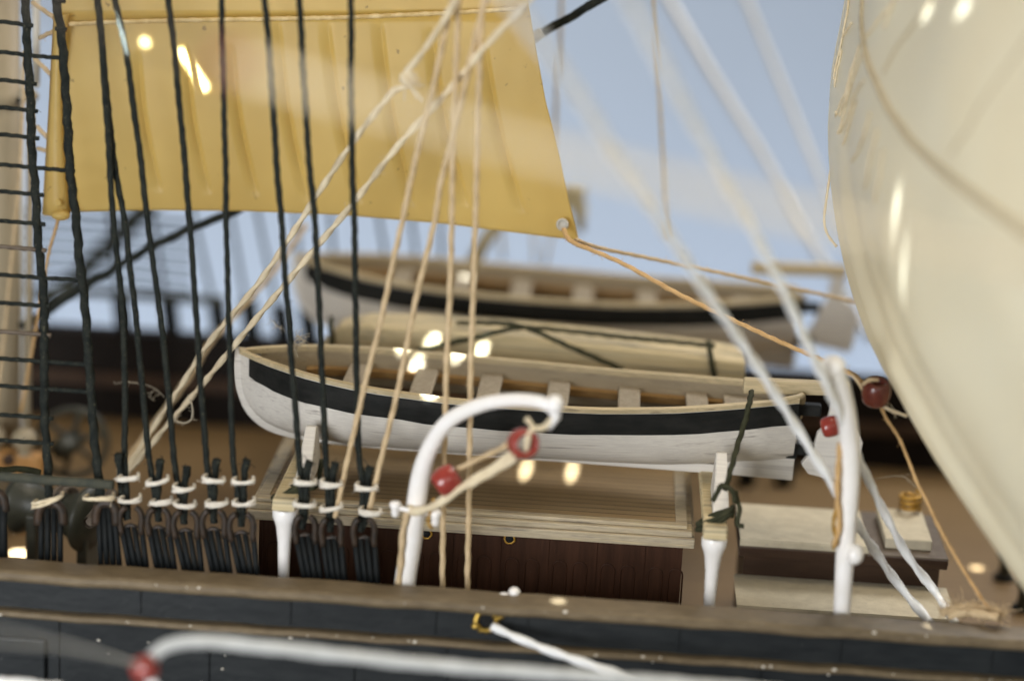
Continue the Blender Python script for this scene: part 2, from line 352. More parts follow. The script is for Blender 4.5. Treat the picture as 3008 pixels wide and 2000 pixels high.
# ------------------------------------------------------------------ ship's boats
def lerp_tab(t, x):
    for (a, b), (c, d) in zip(t, t[1:]):
        if x <= c: return b+(d-b)*max(0, x-a)/(c-a)
    return t[-1][1]
def boat(loc):
    """local frame: x from stem, y across, z up from the keel's lowest line; loc is the keel below the stem"""
    root = thing('ships_boat', '', 'boat', loc); L = Vector(loc)
    sheer = [(0, 1.13), (.6, 1.09), (1.1, 1.05), (1.8, 1.0), (2.8, .95), (3.8, .925), (4.8, .91), (5.8, .94), (6.6, .985), (7.4, 1.04)]
    beamt = [(0, .02), (.25, .26), (.6, .52), (1.1, .80), (1.8, 1.0), (2.8, 1.10), (3.8, 1.09), (4.8, 1.0), (5.8, .84), (6.6, .62), (7.0, .49), (7.4, .34)]
    def smooth(t, x, h=.25): return (lerp_tab(t, x-h)+2*lerp_tab(t, x)+lerp_tab(t, x+h))/4 if x > h else lerp_tab(t, x)
    keel = [(0, 1.0), (.03, .70), (.09, .50), (.2, .30), (.45, .13), (.85, .04), (1.6, 0.0), (7.4, -.02)]
    Ln = 7.4
    def section(x, v, inset=0):     # v 0 gunwale .. 1 keel
        zs, zk = smooth(sheer, x), lerp_tab(keel, x)+inset*.8
        tail = max(0, (x-5.6)/1.8)
        zk2 = zk+(zs-zk)*.14*tail**1.6         # tuck rises to the transom
        bb = max(.012, smooth(beamt, x, .12)-inset)
        full = .46-.14*min(1, max(0, (1.3-x)/1.3))
        z = zs+(zk2-zs)*v
        yv = bb*max(0, 1-v**2.6)**(full+.28*tail)
        fl = .10*v if x < 1 else 0
        return yv*(1-fl), z
    xs = [0, .02, .05, .1, .17, .27, .4, .55, .75, 1.0]+[1.0+.32*i for i in range(1, 21)]
    vs_ = [0, .03, .1, .2, .29, .31, .4, .5, .6, .7, .8, .88, .94, .98, 1]
    def sx(x, z):                   # stem rake: lower points start further aft
        return x
    def stripe_v(x): return .30+.02*sin(3*x)
    def shell(v0, v1, inset, side_list, nv=14, wav=0, x_from=0.0):
        mb = MB()
        for sgn in side_list:
            rows = []
            for x in xs:
                if x < x_from: continue
                row = []
                for j in range(nv+1):
                    a = v0+(v1-v0)*j/nv
                    if wav and j == nv: a += random.uniform(-wav, wav)
                    y, z = section(x, a, inset); row.append(L+Vector((x, sgn*(y+(.006 if wav else 0)), z)))
                rows.append(row)
            mb.grid(rows, True)
        return mb
    h = shell(0, 1, 0, (-1, 1), 18)
    # transom
    tr = []
    xe = Ln
    for sgn in (-1, 1):
        for j in range(13):
            y, z = section(xe, (j/12) if sgn < 0 else 1-j/12); tr.append(L+Vector((xe, sgn*y, z)))
    n = len(h.v); h.v += tr; h.f.append(tuple(range(n, n+len(tr)))); h.sm.append(False)
    hullo = h.build('hull', M['boat_white'], root)
    st = shell(.045, .36, -.004, (-1, 1), 6, .012, .17); st.build('strake', M['boat_black'], root)
    inn = MB()
    for sgn in (-1, 1):
        rows = []
        for x in xs[5:]:
            x2 = min(x, Ln-.08)
            rows.append([L+Vector((x2, sgn*section(x2, a/10*.9, .085)[0], section(x2, a/10*.9, .085)[1])) for a in range(11)])
        inn.grid(rows, True)
    inn.build('lining', M['inner'], root)
    # gunwale rail
    g = MB()
    for sgn in (-1, 1):
        rows = []
        for x in xs:
            y, z = section(x, 0); yi = max(.0, y-.10); rows.append([L+Vector((x, sgn*(y+.014), z-.035)), L+Vector((x, sgn*(y+.016), z+.02)), L+Vector((x+.0, sgn*(yi+.05), z+.032)), L+Vector((x, sgn*yi, z+.02)), L+Vector((x, sgn*yi, z-.05))])
        g.grid(rows, False)
    g.build('gunwale', M['wood'], root)
    # stem and keel: one bar following the profile
    kp = [(0.0, 1.17), (-.015, 1.0), (.0, .72), (.06, .50), (.17, .29), (.42, .10), (.85, .0), (1.6, -.05), (3, -.065), (5, -.08), (6.6, -.10), (7.42, -.12)]
    k = MB(); q = spline([L+Vector((a, 0, b)) for a, b in kp], .08); rows = []
    for i, p in enumerate(q):
        t = (q[min(i+1, len(q)-1)]-q[max(i-1, 0)]).normalized(); nrm = Vector((-t.z, 0, t.x)); 
        rows.append([p+Vector((0, -.05, 0))+nrm*.09, p+Vector((0, -.045, 0))-nrm*.04, p+Vector((0, .045, 0))-nrm*.04, p+Vector((0, .05, 0))+nrm*.09])
    k.grid(rows, False, False, True)
    k.add([L+Vector((a, b, c)) for b in (-.045, .045) for a, c in ((6.3, .02), (7.42, -.12), (7.44, .42), (7.2, .40))], [(0, 1, 2, 3), (7, 6, 5, 4), (0, 4, 5, 1), (1, 5, 6, 2), (2, 6, 7, 3), (3, 7, 4, 0)])
    k.build('keel', M['boat_white'], root, bevel=.012)
    zt = lambda x: smooth(sheer, x)-.30
    fl = MB(); rows = []
    for x in xs[7:-1]:
        b_ = section(x, .45, .1)[0]; rows.append([L+Vector((x, -b_, zt(x)-.18)), L+Vector((x, b_, zt(x)-.18))])
    fl.grid(rows, False); fl.build('bottom_boards', M['bottom'], root)
    for sgn in (-1, 1):
        s = MB(); rows = []
        for x in [.85+.2*i for i in range(30)]:
            yo = section(x, .26, .085)[0]; z = zt(x)
            rows.append([L+Vector((x, sgn*yo, z-.05)), L+Vector((x, sgn*yo, z+.05)), L+Vector((x, sgn*(yo-.14), z+.05)), L+Vector((x, sgn*(yo-.14), z-.05))])
        s.grid(rows, False); s.build('stringer', M['stringer'], root, bevel=.01)
    for x in (1.55, 2.45, 3.33, 4.25, 5.2, 6.1):
        t = MB(); yo = section(x, .24, .085)[0]-.01; z = zt(x)+.055
        t.box(L.x+x-.15, L.x+x+.15, L.y-yo, L.y+yo, L.z+z, L.z+z+.07); t.build('thwart', M['thwart'], root, bevel=.025)
    t = MB(); z = zt(6.9)+.05
    t.add([L+Vector((a, b, z+c)) for c in (0, .07) for a, b in ((6.45, -.5), (7.3, -.28), (7.3, .28), (6.45, .5))], [(0, 3, 2, 1), (4, 5, 6, 7), (0, 1, 5, 4), (1, 2, 6, 5), (2, 3, 7, 6), (3, 0, 4, 7)])
    t.build('stern_sheet', M['thwart'], root, bevel=.02)
    # stern knee curl, gudgeons, rudder and tiller
    t = MB(); t.tube(spline([L+Vector((7.15, -.42, 1.03)), L+Vector((7.38, -.30, 1.06)), L+Vector((7.46, -.05, 1.0)), L+Vector((7.44, 0, .7))], .04), .045, 8)
    t.build('stern_knee', M['wood'], root)
    for zz, ln_ in ((.84, .36), (.30, .30)):
        t = MB(); t.box(L.x+7.36, L.x+7.36+ln_, L.y-.09, L.y+.09, L.z+zz-.09, L.z+zz+.06); t.box(L.x+7.30, L.x+7.45, L.y-.12, L.y+.12, L.z+zz-.14, L.z+zz+.02)
        t.build('gudgeon', M['boat_black'], root, bevel=.02)
    rp = [(7.88, 1.16), (8.06, 1.14), (8.02, .72), (8.20, .60), (8.30, .42), (8.26, .02), (8.20, -.16), (7.62, -.05), (7.52, .08), (7.66, .30), (7.70, .52), (7.80, .62)]
    r_ = MB(); n = len(rp)
    r_.add([L+Vector((a, b, c)) for b in (-.06, .06) for a, c in rp], [tuple(range(n)), tuple(range(2*n-1, n-1, -1))]+[(i, (i+1) % n, n+(i+1) % n, n+i) for i in range(n)])
    rud = r_.build('rudder', M['boat_white'], root, bevel=.015)
    t = MB(); t.add([L+Vector((a, b, c)) for b in (-.09, .09) for a, c in ((6.68, 1.0), (6.68, 1.19), (8.06, 1.22), (8.06, 1.06))], [(0, 1, 2, 3), (7, 6, 5, 4), (0, 4, 5, 1), (1, 5, 6, 2), (2, 6, 7, 3), (3, 7, 4, 0)])
    t.build('tiller', M['wood'], rud, bevel=.02)
    return root
def copy_tree(o, parent=None):
    c = o.copy(); C.objects.link(c); c.parent = parent
    for ch in list(o.children): copy_tree(ch, c)
    return c
b1 = boat((-4.84, 29.3, 2.47))
b1['label'] = 'sharp nearer white boat with black strake and six thwarts, over the deckhouse roof'
b2 = copy_tree(b1); b2.location = (-4.93, 35.1, 2.43); b2.scale = (1.065, 1.0, 1.0)
[c for c in b2.children if c.name.startswith('rudder')][0].location.z += .30
b2['label'] = 'blurred farther white boat with black strake and raised tiller, behind the upturned boat'
for b in (b1, b2): b['group'] = 'open boats carried above the deck'

# upturned covered boat between them
ub = thing('upturned_boat', 'pale planked upturned boat lashed down with dark rope, between the two open boats', 'boat', (-1, 32.2, 2.45))
mb = MB(); rows = []
def ub_sec(x):
    t = (x+4.05)/6.02
    wd = .50*min(1, (.10+t*3.9)**.5) if t < .23 else .50
    top = lerp_tab([(-4.05, 3.22), (-3.8, 3.50), (-3.5, 3.60), (-2.5, 3.61), (-1.3, 3.60), (0, 3.55), (1.0, 3.50), (1.97, 3.44)], x)
    return wd, top
for x in [-4.05, -4.0, -3.9, -3.78, -3.6, -3.4]+[-3.1+.317*i for i in range(17)]:
    wd, top = ub_sec(x); pts = [(-wd*1.12, 2.5), (-wd*1.08, 2.8), (-wd*1.03, 3.0), (-wd, top-.035), (-wd*.95, top), (0, top+.01)]
    pts += [(-a, b) for a, b in pts[-2::-1]]
    rows.append([(x, 31.75+a, b-.10) for a, b in pts])
mb.grid(rows, False)
k = len(rows[0]); n0 = (len(rows)-1)*k
mb.f += [tuple(range(k))[::-1], tuple(range(n0, n0+k))]; mb.sm += [False, False]
mb.build('planking', M['cover'], ub, bevel=.02)
# lashings (ropes resting on it)
def on_ub(px, py): return P(px, py, 31.24)
def lash(name, pts, label, r=.034):
    o = rope_mesh(pts, r, 3, fz=12, fl=.06).build(name, M['olive_rope']); setp(o, label, 'rope', 'lashings over the upturned boat')
lash('lashing', [P(1225, 1030, 31.19), P(1400, 990, 31.2), P(1500, 966, 31.24), P(1560, 962, 31.34), P(1700, 975, 31.42), P(1850, 992, 31.42), P(1960, 1002, 31.44), P(2100, 1016, 31.44)], 'dark lashing rising rightward across the pale upturned boat')
lash('lashing', [P(1340, 949, 31.5), P(1420, 948, 31.5), P(1505, 953, 31.28), P(1570, 972, 31.2), P(1700, 1030, 31.18), P(1830, 1085, 31.16)], 'dark lashing falling rightward across the pale upturned boat')
for px, la in ((974, 'short upright dark lashing on the bow end of the upturned boat'), (2087, 'short upright dark lashing on the square end of the upturned boat')):
    t = 935 if px < 1000 else 1008
    if px < 1000: pts = [P(px, t, 31.85), P(px-2, t+14, 31.50), P(px, t+50, 31.42), P(px, t+120, 31.40)]
    else: pts = [P(px-6, t-4, 31.5), P(px-4, t+10, 31.32), P(px+2, t+45, 31.2), P(px+12, t+110, 31.17)]
    lash('lashing', pts, la, .036)

# ------------------------------------------------------------------ boat skids
def skid(X, label, ytop, post_px):
    s = thing('boat_skid', label, 'skid', (X, 27.15, 0), 'skids carrying the boats')
    mb = MB(); mb.box(X-.15, X+.15, 27.0, 37.1, 2.20, 2.36); mb.build('beam', M['cover'], s, bevel=.03)
    mb = MB(); mb.lathe((X, 27.16, 0), (0, 0, 1), [(0, .05), (1.0, .062), (1.75, .085), (1.95, .11), (2.02, .13), (2.08, .155), (2.16, .16), (2.195, .15)]); mb.build('post', M['white'], s)
    mb = MB(); mb.lathe((X, 36.9, 0), (0, 0, 1), [(0, .05), (1.0, .062), (1.95, .10), (2.08, .18), (2.195, .17)]); mb.build('post', M['white'], s)
    return s
s1 = skid(-3.86, 'white tapered skid post and pale beam below the bow of the nearer boat', 0, 0)
s2 = skid(1.50, 'white tapered skid post and pale beam below the stern of the nearer boat', 0, 0)
# wedge chocks holding the boat
for X, s, la in ((-3.72, s1, ''), (1.56, s2, '')):
    mb = MB()
    v = [(X-.09, 27.45, 2.365), (X+.12, 27.45, 2.365), (X+.12, 28.5, 2.365), (X-.09, 28.5, 2.365), (X-.06, 28.25, 2.95), (X+.08, 28.25, 2.95), (X+.08, 28.45, 2.9), (X-.06, 28.45, 2.9)]
    mb.add(v, [(0, 3, 2, 1), (4, 5, 6, 7), (0, 1, 5, 4), (1, 2, 6, 5), (2, 3, 7, 6), (3, 0, 4, 7)])
    mb.build('chock', M['boat_white'], s, bevel=.02)
def turns(c, rx, ry, n, r, tilt=.12, up=.06):
    return [Vector((c[0]+rx*cos(t), c[1]+ry*sin(t), c[2]+up*t/(2*pi)+tilt*cos(t))) for t in [2*pi*n*i/(24*n) for i in range(24*n+1)]]
mb = MB(); mb.tube(spline(turns((-3.85, 27.42, 2.26), .20, .14, 2, .03), .04), .036, 8, 3, .25)
mb.tube(spline([(-3.66, 27.4, 2.38), (-3.5, 27.35, 2.46), P(945, 1350, 27.3)], .04), .03, 8, 3, .25)
setp(mb.build('lashing', M['olive_rope']), 'olive lashing wound round the pale beam head below the boat bow', 'rope', 'lashings round the skid heads')
mb = MB(); mb.tube(spline(turns((1.50, 27.36, 2.30), .21, .12, 2, .03), .04), .034, 8, 3, .25)
mb.tube(spline([P(2130, 1440, 27.25), P(2145, 1385, 27.4), P(2172, 1290, 27.9), P(2188, 1240, 28.05), P(2200, 1190, 28.15), P(2208, 1150, 28.6)], .04), .036, 8, 3, .25)
mb.tube(spline([P(2160, 1440, 27.3), P(2172, 1500, 27.2), P(2165, 1540, 27.15), P(2185, 1545, 27.15)], .04), .03, 8, 3, .25)
mb.tube(spline([P(2095, 1470, 27.2), P(2120, 1425, 27.15), P(2150, 1440, 27.15), P(2160, 1475, 27.2)], .04), .032, 8, 3, .25)
setp(mb.build('lashing', M['olive_rope']), 'olive lashing climbing from the skid head over the boat stern', 'rope', 'lashings round the skid heads')

# ------------------------------------------------------------------ davits
def davit(name, label, pix, Ys, rads, head, group='white boat davits'):
    pts = pl(pix, Ys); d = thing(name, label, 'davit', pts[0], group)
    q = spline(pts, .06); n = len(rads)-1
    mb = MB(); mb.tube(q, lambda t: rads[min(int(t*n), n-1)]*(1-(t*n-min(int(t*n), n-1)))+rads[min(int(t*n), n-1)+1]*(t*n-min(int(t*n), n-1)), 16)
    mb.build('arm', M['white'] if 'far' not in name else M['far_shade'], d)
    return d, q
d1, q1 = davit('davit', 'white curved davit whose arm arches right in front of the nearer boat', [(1188, 1740), (1192, 1690), (1207, 1600), (1224, 1470), (1240, 1380), (1268, 1305), (1320, 1235), (1410, 1190), (1500, 1175), (1570, 1178), (1612, 1190), (1628, 1205)],
               [26.75, 26.75, 26.75, 26.72, 26.66, 26.6, 26.5, 26.35, 26.2, 26.05, 25.95, 25.93], [.135, .13, .125, .12, .105, .095, .085, .08, .075], None)
mb = MB(); c = P(1630, 1188, 25.92); mb.ball(c, .105, sx=1, sy=1.1, sz=1.1); mb.tube([c, P(1632, 1225, 25.92), P(1612, 1258, 25.95)], lambda t: .085-.05*t, 10); mb.build('head', M['white'], d1)
for px, py in ((1160, 1492), (1278, 1518)):
    p = P(px, py, 26.55); mb = MB(); mb.lathe(p+Vector((0, 0, .09)), (0.05, 0, -1), [(0, .01), (.01, .06), (.05, .075), (.09, .05), (.16, .05), (.2, .035), (.21, 0)]); mb.build('belaying_pin', M['white'], d1)
mb = MB(); mb.tube([P(1160, 1490, 26.56), P(1278, 1512, 26.56)], .03, 8); mb.build('pin_bar', M['white'], d1)
d2, q2 = davit('davit', 'white curved davit with a round boss, right of the nearer boat stern', [(2472, 1830), (2476, 1740), (2484, 1600), (2492, 1480), (2497, 1380), (2495, 1290), (2486, 1210), (2470, 1140), (2450, 1090)],
               [26.75, 26.75, 26.74, 26.72, 26.7, 26.6, 26.4, 26.2, 26.05], [.105, .11, .115, .12, .125, .12, .115, .11, .125], None)
mb = MB(); mb.ball(P(2447, 1075, 26.0), .14, sx=1.08, sz=.95); mb.build('head', M['white'], d2)
mb = MB(); mb.ball(P(2512, 1628, 26.62), .115, sx=.95, sz=1.1); mb.build('boss', M['white'], d2)
d3, q3 = davit('far_davit', 'yellowish blurred davit behind the yellow sail, over the farther boat', [(1380, 810), (1392, 770), (1420, 715), (1480, 640), (1560, 592), (1650, 575), (1700, 580)],
               [37.3, 37.3, 37.3, 37.4, 37.6, 37.8, 37.9], [.13, .12, .115, .11, .105], None)
mb = MB(); mb.box(*sum(([P(1680, 585, 37.9)[i]-.16, P(1680, 585, 37.9)[i]+.22] for i in (0, 1, 2)), [])); mb.tube([P(1702, 600, 37.9), P(1705, 680, 37.9)], lambda t: .13-.06*t, 10)
mb.build('head', M['far_shade'], d3)

# ------------------------------------------------------------------ blocks (beads)
def block(pix, Y, rpx, label, axis, m, hole=.42, name='pulley_block'):
    c = P(*pix, Y); r = px2cm(rpx, c); b = thing(name, label, 'pulley block', c, 'bead pulley blocks')
    mb = MB(); ax = Vector(axis).normalized(); a = ax.orthogonal().normalized(); bb = ax.cross(a); rows = []
    n = 24; prof = [(hole*r, .55*r), (hole*r*1.25, .80*r), (.72*r, .90*r), (.92*r, .62*r), (1.0*r, .2*r), (1.0*r, -.2*r), (.92*r, -.62*r), (.72*r, -.90*r), (hole*r*1.25, -.80*r), (hole*r, -.55*r)]
    for i in range(n):
        e = a*cos(2*pi*i/n)+bb*sin(2*pi*i/n); rows.append([c+e*q+ax*h for q, h in prof])
    mb.grid(rows, True, True, True); mb.build('shell', m, b, subd=1)
    return b, c, r
vw = lambda p: (Vector((0, 0, CAM_H))-Vector(p)).normalized()
block((1537, 1302), 25.9, 47, 'red bead block hanging below the tip of the arched davit', (.35, -1, .25), M['red'], .5)
block((1312, 1410), 26.3, 44, 'red bead block beside the post of the arched davit', (.8, .2, .6), M['red'], .3)
block((2574, 1152), 27.6, 44, 'glossy maroon bead block between the davit head and the cream sail', (.05, -.25, 1), M['maroon'], .36)
block((2440, 1252), 27.6, 32, 'red bead block half hidden by the right-hand davit at the boat stern', (.9, .1, .3), M['red'], .3)
block((425, 1962), 22.8, 40, 'blurred red bead block low in front of the dark hull', (1, -.1, .3), M['red'], .3)
block((676, 180), 15.4, 38, 'strongly blurred dark red bead block in front of the yellow sail', (1, .1, -.3), M['red'], .3)

# ------------------------------------------------------------------ sails
ys = thing('sail', 'yellow moulded sail with slanting creases hanging at the top behind the dark shrouds', 'sail', P(900, 0, 30.2))
def ysail(u, v):                    # u 0 left..1 right, v 0 top..1 foot
    tl, tr_ = (168, -90), (1546, -90)
    lx = lerp_tab([(-90, 172), (100, 160), (300, 148), (640, 130)], -90+730*v)
    rx = lerp_tab([(-90, 1543), (0, 1549), (100, 1566), (300, 1602), (470, 1645), (600, 1672), (706, 1700)], -90+796*v)
    fx = lx+(rx-lx)*u
    foot = lerp_tab([(128, 634), (205, 622), (400, 617), (700, 619), (1000, 631), (1300, 656), (1500, 681), (1700, 706)], fx)
    return fx, -90+(foot+90)*v
creases = [((408, 150), (472, 562)), ((548, 130), (616, 566)), ((682, 130), (757, 572)), ((818, 60), (905, 588)), ((962, 60), (1062, 596)), ((1118, 60), (1215, 604)), ((1268, 80), (1372, 604)), ((1422, 110), (1538, 622))]
mb = MB(); rows = []
NU, NV = 420, 90
for i in range(NU+1):
    row = []
    for j in range(NV+1):
        fx, fy = ysail(i/NU, j/NV); Y = 30.25-.5*((fx-900)/900)**2*.5+.25*((fy-300)/400)**2*.5
        for (xa, ya), (xb, yb) in creases:
            t = (fy-ya)/(yb-ya)
            if 0 < t < 1:
                xc = xa+(xb-xa)*t - 14*sin(pi*t); s = fx-xc
                amp = .085*sin(pi*t**1.1)**.6
                if -34 < s <= 0: Y += amp*(1+s/34)**1.5
                elif 0 < s < 12: Y += amp*(1-s/12)
        if fy < 60: Y -= .10*min(1, (60-fy)/25)
        row.append(P(fx, fy, Y))
    rows.append(row)
mb.grid(rows, True); mb.build('cloth', M['sail'], ys, solid=.03)
mb = rope_mesh([P(a, b, 30.02) for a, b in ((200, 72), (330, 66), (560, 60), (800, 56), (1000, 52), (1200, 44), (1400, 34), (1545, 24))], .03, 3, .16); mb.build('seam_cord', M['cord'], ys)
# folded edge tab on the left
mb = MB(); rows = []
for t in [i/14 for i in range(15)]:
    y = 40+590*t; xl = lerp_tab([(40, 160), (300, 146), (630, 126)], y); xr = lerp_tab([(40, 200), (200, 182), (430, 188), (630, 205)], y)
    rows.append([P(xl+(xr-xl)*u, y+6*sin(u*3), 30.02-.10*sin(pi*u)-.05) for u in (0, .25, .5, .75, 1)])
mb.grid(rows, True); mb.build('edge_fold', M['sail'], ys, solid=.03)
mb = MB(); mb.lathe(P(1652, 660, 30.04), vw(P(1652, 660, 30)), [(0, 0), (0, .055), (.02, .06), (.03, .075), (.0, .085)]); mb.build('eyelet', M['pole'], ys)
mb = MB(); mb.lathe(P(170, 597, 29.8), vw(P(170, 597, 29.8)), [(0, 0), (.02, .04), (0, .05)]); mb.ball(P(178, 632, 29.85), .10, sx=1.3, sz=.7); mb.build('clew_glue', M['sail'], ys)

rs = thing('sail', 'large cream billowing sail filling the right side, with tan reef cords', 'sail', P(2600, 500, 29))
edge = [((2530, -260), 30.9), ((2505, -60), 30.6), ((2478, 80), 30.4), ((2455, 200), 30.25), ((2444, 310), 30.1), ((2440, 450), 29.9), ((2455, 610), 29.6), ((2492, 800), 29.2), ((2560, 1000), 28.6), ((2645, 1165), 28.0), ((2752, 1350), 27.3), ((2900, 1572), 26.4), ((3080, 1830), 25.3), ((3200, 2000), 24.6)]
ed = spline([P(*p, Y) for p, Y in edge], .3)
mb = MB(); rows = []
def rsail(p, s):
    d = (p-Vector((0, 0, CAM_H))).normalized(); side = Vector((d.y, -d.x, 0)).normalized()
    z = p.z
    q = p-d*(1.0*s)+side*(.03*s+.034*s*s)
    # gathered vertical folds fading away from the edge
    f = .07*math.exp(-((s-1.6)/1.3)**2)*sin(s*6.0+z*.35)*min(1, max(0, (7.0-z)/2.5))+.03*sin(s*2.3+z*.5)
    q += side*f+Vector((0, 0, -.02*s*s*max(0, (2.6-z))*.15))
    return q
for p in ed:
    rows.append([rsail(p, s) for s in [.0, .05, .12]+[.2+.11*i for i in range(90)]])
mb.grid(rows, True); mb.build('cloth', M['sail2'], rs, solid=.03)
mb = MB(); mb.tube([rsail(p, -.0) for p in ed], .028, 8, 3, .2, .1); mb.build('bolt_rope', M['sail2'], rs)
def proj(q):
    v = q-Vector((0, 0, CAM_H)); dd = v.dot(CF); return 1504+FPX*v.dot(CR)/dd, 1000-FPX*v.dot(CU)/dd
def ed_at(u):
    u = min(max(u, 0), len(ed)-1.001); i = int(u); return ed[i].lerp(ed[i+1], u-i)
def rs_uv(px, py):                  # (edge parameter, distance) of the sail point seen at a pixel
    best = (1e9, 0, 0)
    for i in range(len(ed)):
        for k in range(0, 60):
            a, b = proj(rsail(ed[i], k*.15)); e = (a-px)**2+(b-py)**2
            if e < best[0]: best = (e, i, k*.15)
    du, ds = .5, .08
    for _ in range(12):
        _, u0, s0 = best
        for a_ in (-1, 0, 1):
            for b_ in (-1, 0, 1):
                uu, ss = u0+a_*du, max(0, s0+b_*ds); a, b = proj(rsail(ed_at(uu), ss)); e = (a-px)**2+(b-py)**2
                if e < best[0]: best = (e, uu, ss)
        du *= .6; ds *= .6
    return best[1], best[2]
def on_rs_line(pix, off=.03, n=10):
    uv = [rs_uv(*p) for p in pix]; out = []
    for (u0, s0), (u1, s1) in zip(uv, uv[1:]):
        for k in range(n):
            t = k/n; u, s_ = u0+(u1-u0)*t, s0+(s1-s0)*t; q = rsail(ed_at(u), s_)
            nr = (rsail(ed_at(u+.2), s_)-q).cross(rsail(ed_at(u), s_+.05)-q).normalized()
            if nr.dot(vw(q)) < 0: nr = -nr
            out.append(q+nr*off)
    return out
band = [(2540, -60), (2536, 60), (2545, 140), (2575, 235), (2620, 330), (2680, 415), (2760, 490), (2850, 560), (2950, 635), (3060, 715)]
mb = MB(); mb.tube(spline(on_rs_line(band, .02, 5), .08), lambda t: .032+.03*t, 10, 3, .3, .1); mb.build('reef_band', M['band'], rs)
for pts, rr in (([(2770, -40), (2700, 60), (2640, 140), (2592, 232)], .03), ([(3060, 60), (2950, 220), (2850, 380), (2790, 470)], .022)):
    mb = MB(); mb.tube(spline(on_rs_line(pts, .012, 5), .08), rr, 8); mb.build('seam', M['band'], rs)
for pts in ([(2508, 250), (2486, 330), (2466, 400)], [(2520, 300), (2500, 370), (2480, 430)], [(2478, 150), (2466, 210), (2458, 262)], [(2600, 440), (2590, 520), (2575, 600)], [(2660, -30), (2600, 45), (2562, 95), (2530, 140), (2512, 200), (2487, 305)], [(2530, 140), (2505, 215), (2490, 270), (2466, 330)],
            [(2540, 160), (2512, 235), (2488, 300), (2470, 345)], [(2545, 235), (2510, 300), (2490, 360), (2472, 395)], [(2502, -30), (2492, 60), (2475, 140), (2456, 215)],
            [(2508, 70), (2482, 110), (2465, 180), (2455, 240)], [(2562, 330), (2545, 400), (2525, 450), (2508, 478)], [(2585, 380), (2565, 450), (2555, 520), (2545, 560)], [(2640, -20), (2620, 40), (2600, 90)]):
    mb = rope_mesh(on_rs_line(pts, .03, 14), .012, 2, .12, wob=.004, step=.06); mb.build('reef_cord', M['cream'], rs)
mb = rope_mesh([on_rs_line([(2466, 330), (2470, 340)], .04)[0], P(2450, 420, 29.8), P(2438, 500, 29.5), P(2426, 590, 29.4), P(2421, 650, 29.3), P(2432, 690, 29.3), P(2458, 725, 29.3)], .017, 2, .12, wob=.004, step=.06); mb.build('reef_cord', M['cream'], rs)

# ------------------------------------------------------------------ mast and spars at the left
ms = thing('mast', 'thick beige mast at the left edge behind the ratlines', 'mast', (-8.88, 32.3, 0))
mb = MB(); top = P(-15, -120, 32.3); mb.tube([(-8.86, 32.3, 0), top], .34, 28); mb.build('pole', M['mast'], ms)
c = P(40, 286, 32.3); mb = MB(); mb.lathe(c+Vector((-.27, 0, -.13)), (0, 0, 1), [(0, .34), (0, .38), (.26, .38), (.26, .34)], 28); mb.ball(P(82, 282, 32.0), .10, sx=1.6); mb.build('band', M['mast'], ms)
mb = MB(); mb.ball(P(55, 296, 31.92), .045); mb.build('band_hole', M['hole'], ms)
t1 = MB(); t1.tube([P(106, -100, 31.6), P(106, 245, 31.6)], .055, 14); t1.ball(P(106, 248, 31.6), .056)
setp(t1.build('spar', M['pole']), 'short thick pale grey spar hanging beside the beige mast', 'spar')
t1 = MB(); t1.tube([P(66, 200, 31.9), P(64, 1330, 31.9)], .022, 10); setp(t1.build('spar', M['pole']), 'thin pale rod standing close beside the beige mast', 'spar')
t1 = MB(); t1.tube([P(92, 290, 31.7), P(80, 1300, 31.7)], .05, 12); setp(t1.build('spar', M['mast']), 'slim beige pole between the mast and the ratlines', 'spar')
for i, (pts, la) in enumerate((([(95, 8), (130, 32), (158, 52)], 'short tan lacing at the very top between spar and yellow sail'), ([(100, 172), (135, 205), (166, 236)], 'short tan lacing below the spar end, left of the yellow sail'), ([(108, 372), (140, 405), (166, 432), (178, 442)], 'short tan lacing halfway down the left edge of the yellow sail'), ([(110, 437), (140, 443), (172, 446)], 'short level tan lacing at the glue spot on the yellow sail edge'), ([(118, 112), (140, 100), (156, 94)], 'short tan knot thread beside the spar end'))):
    o = rope_mesh(pl(pts, [30.3, 30.0]), .03, 3, .2, fz=6, fl=.07).build('lacing', M['tan']); setp(o, la, 'cord', 'lacings of the yellow sail')
def cord(name, pix, Ys, r, m, label, lobes=3, fz=0, wob=0, cat='rope', group=None, fl=.12, pitch=None, amp=.15, step=.05):
    o = rope_mesh(pl(pix, Ys), r, lobes, pitch, fz=fz, wob=wob, fl=fl, amp=amp, step=step).build(name, M[m]); setp(o, label, cat, group); return o
cord('thin_rope', [(72, 150), (68, 300), (58, 500), (45, 650), (25, 850), (5, 1050), (-20, 1250)], (31.2, 31.6), .022, 'tan', 'thin tan rope slanting down across the beige mast')
cord('thin_rope', [(172, 640), (160, 685), (145, 735), (134, 790), (128, 830), (108, 950), (85, 1080), (62, 1212)], (29.9, 31.2), .022, 'orange', 'thin tan rope from the lower left corner of the yellow sail down to the deck', fz=10, fl=.07)

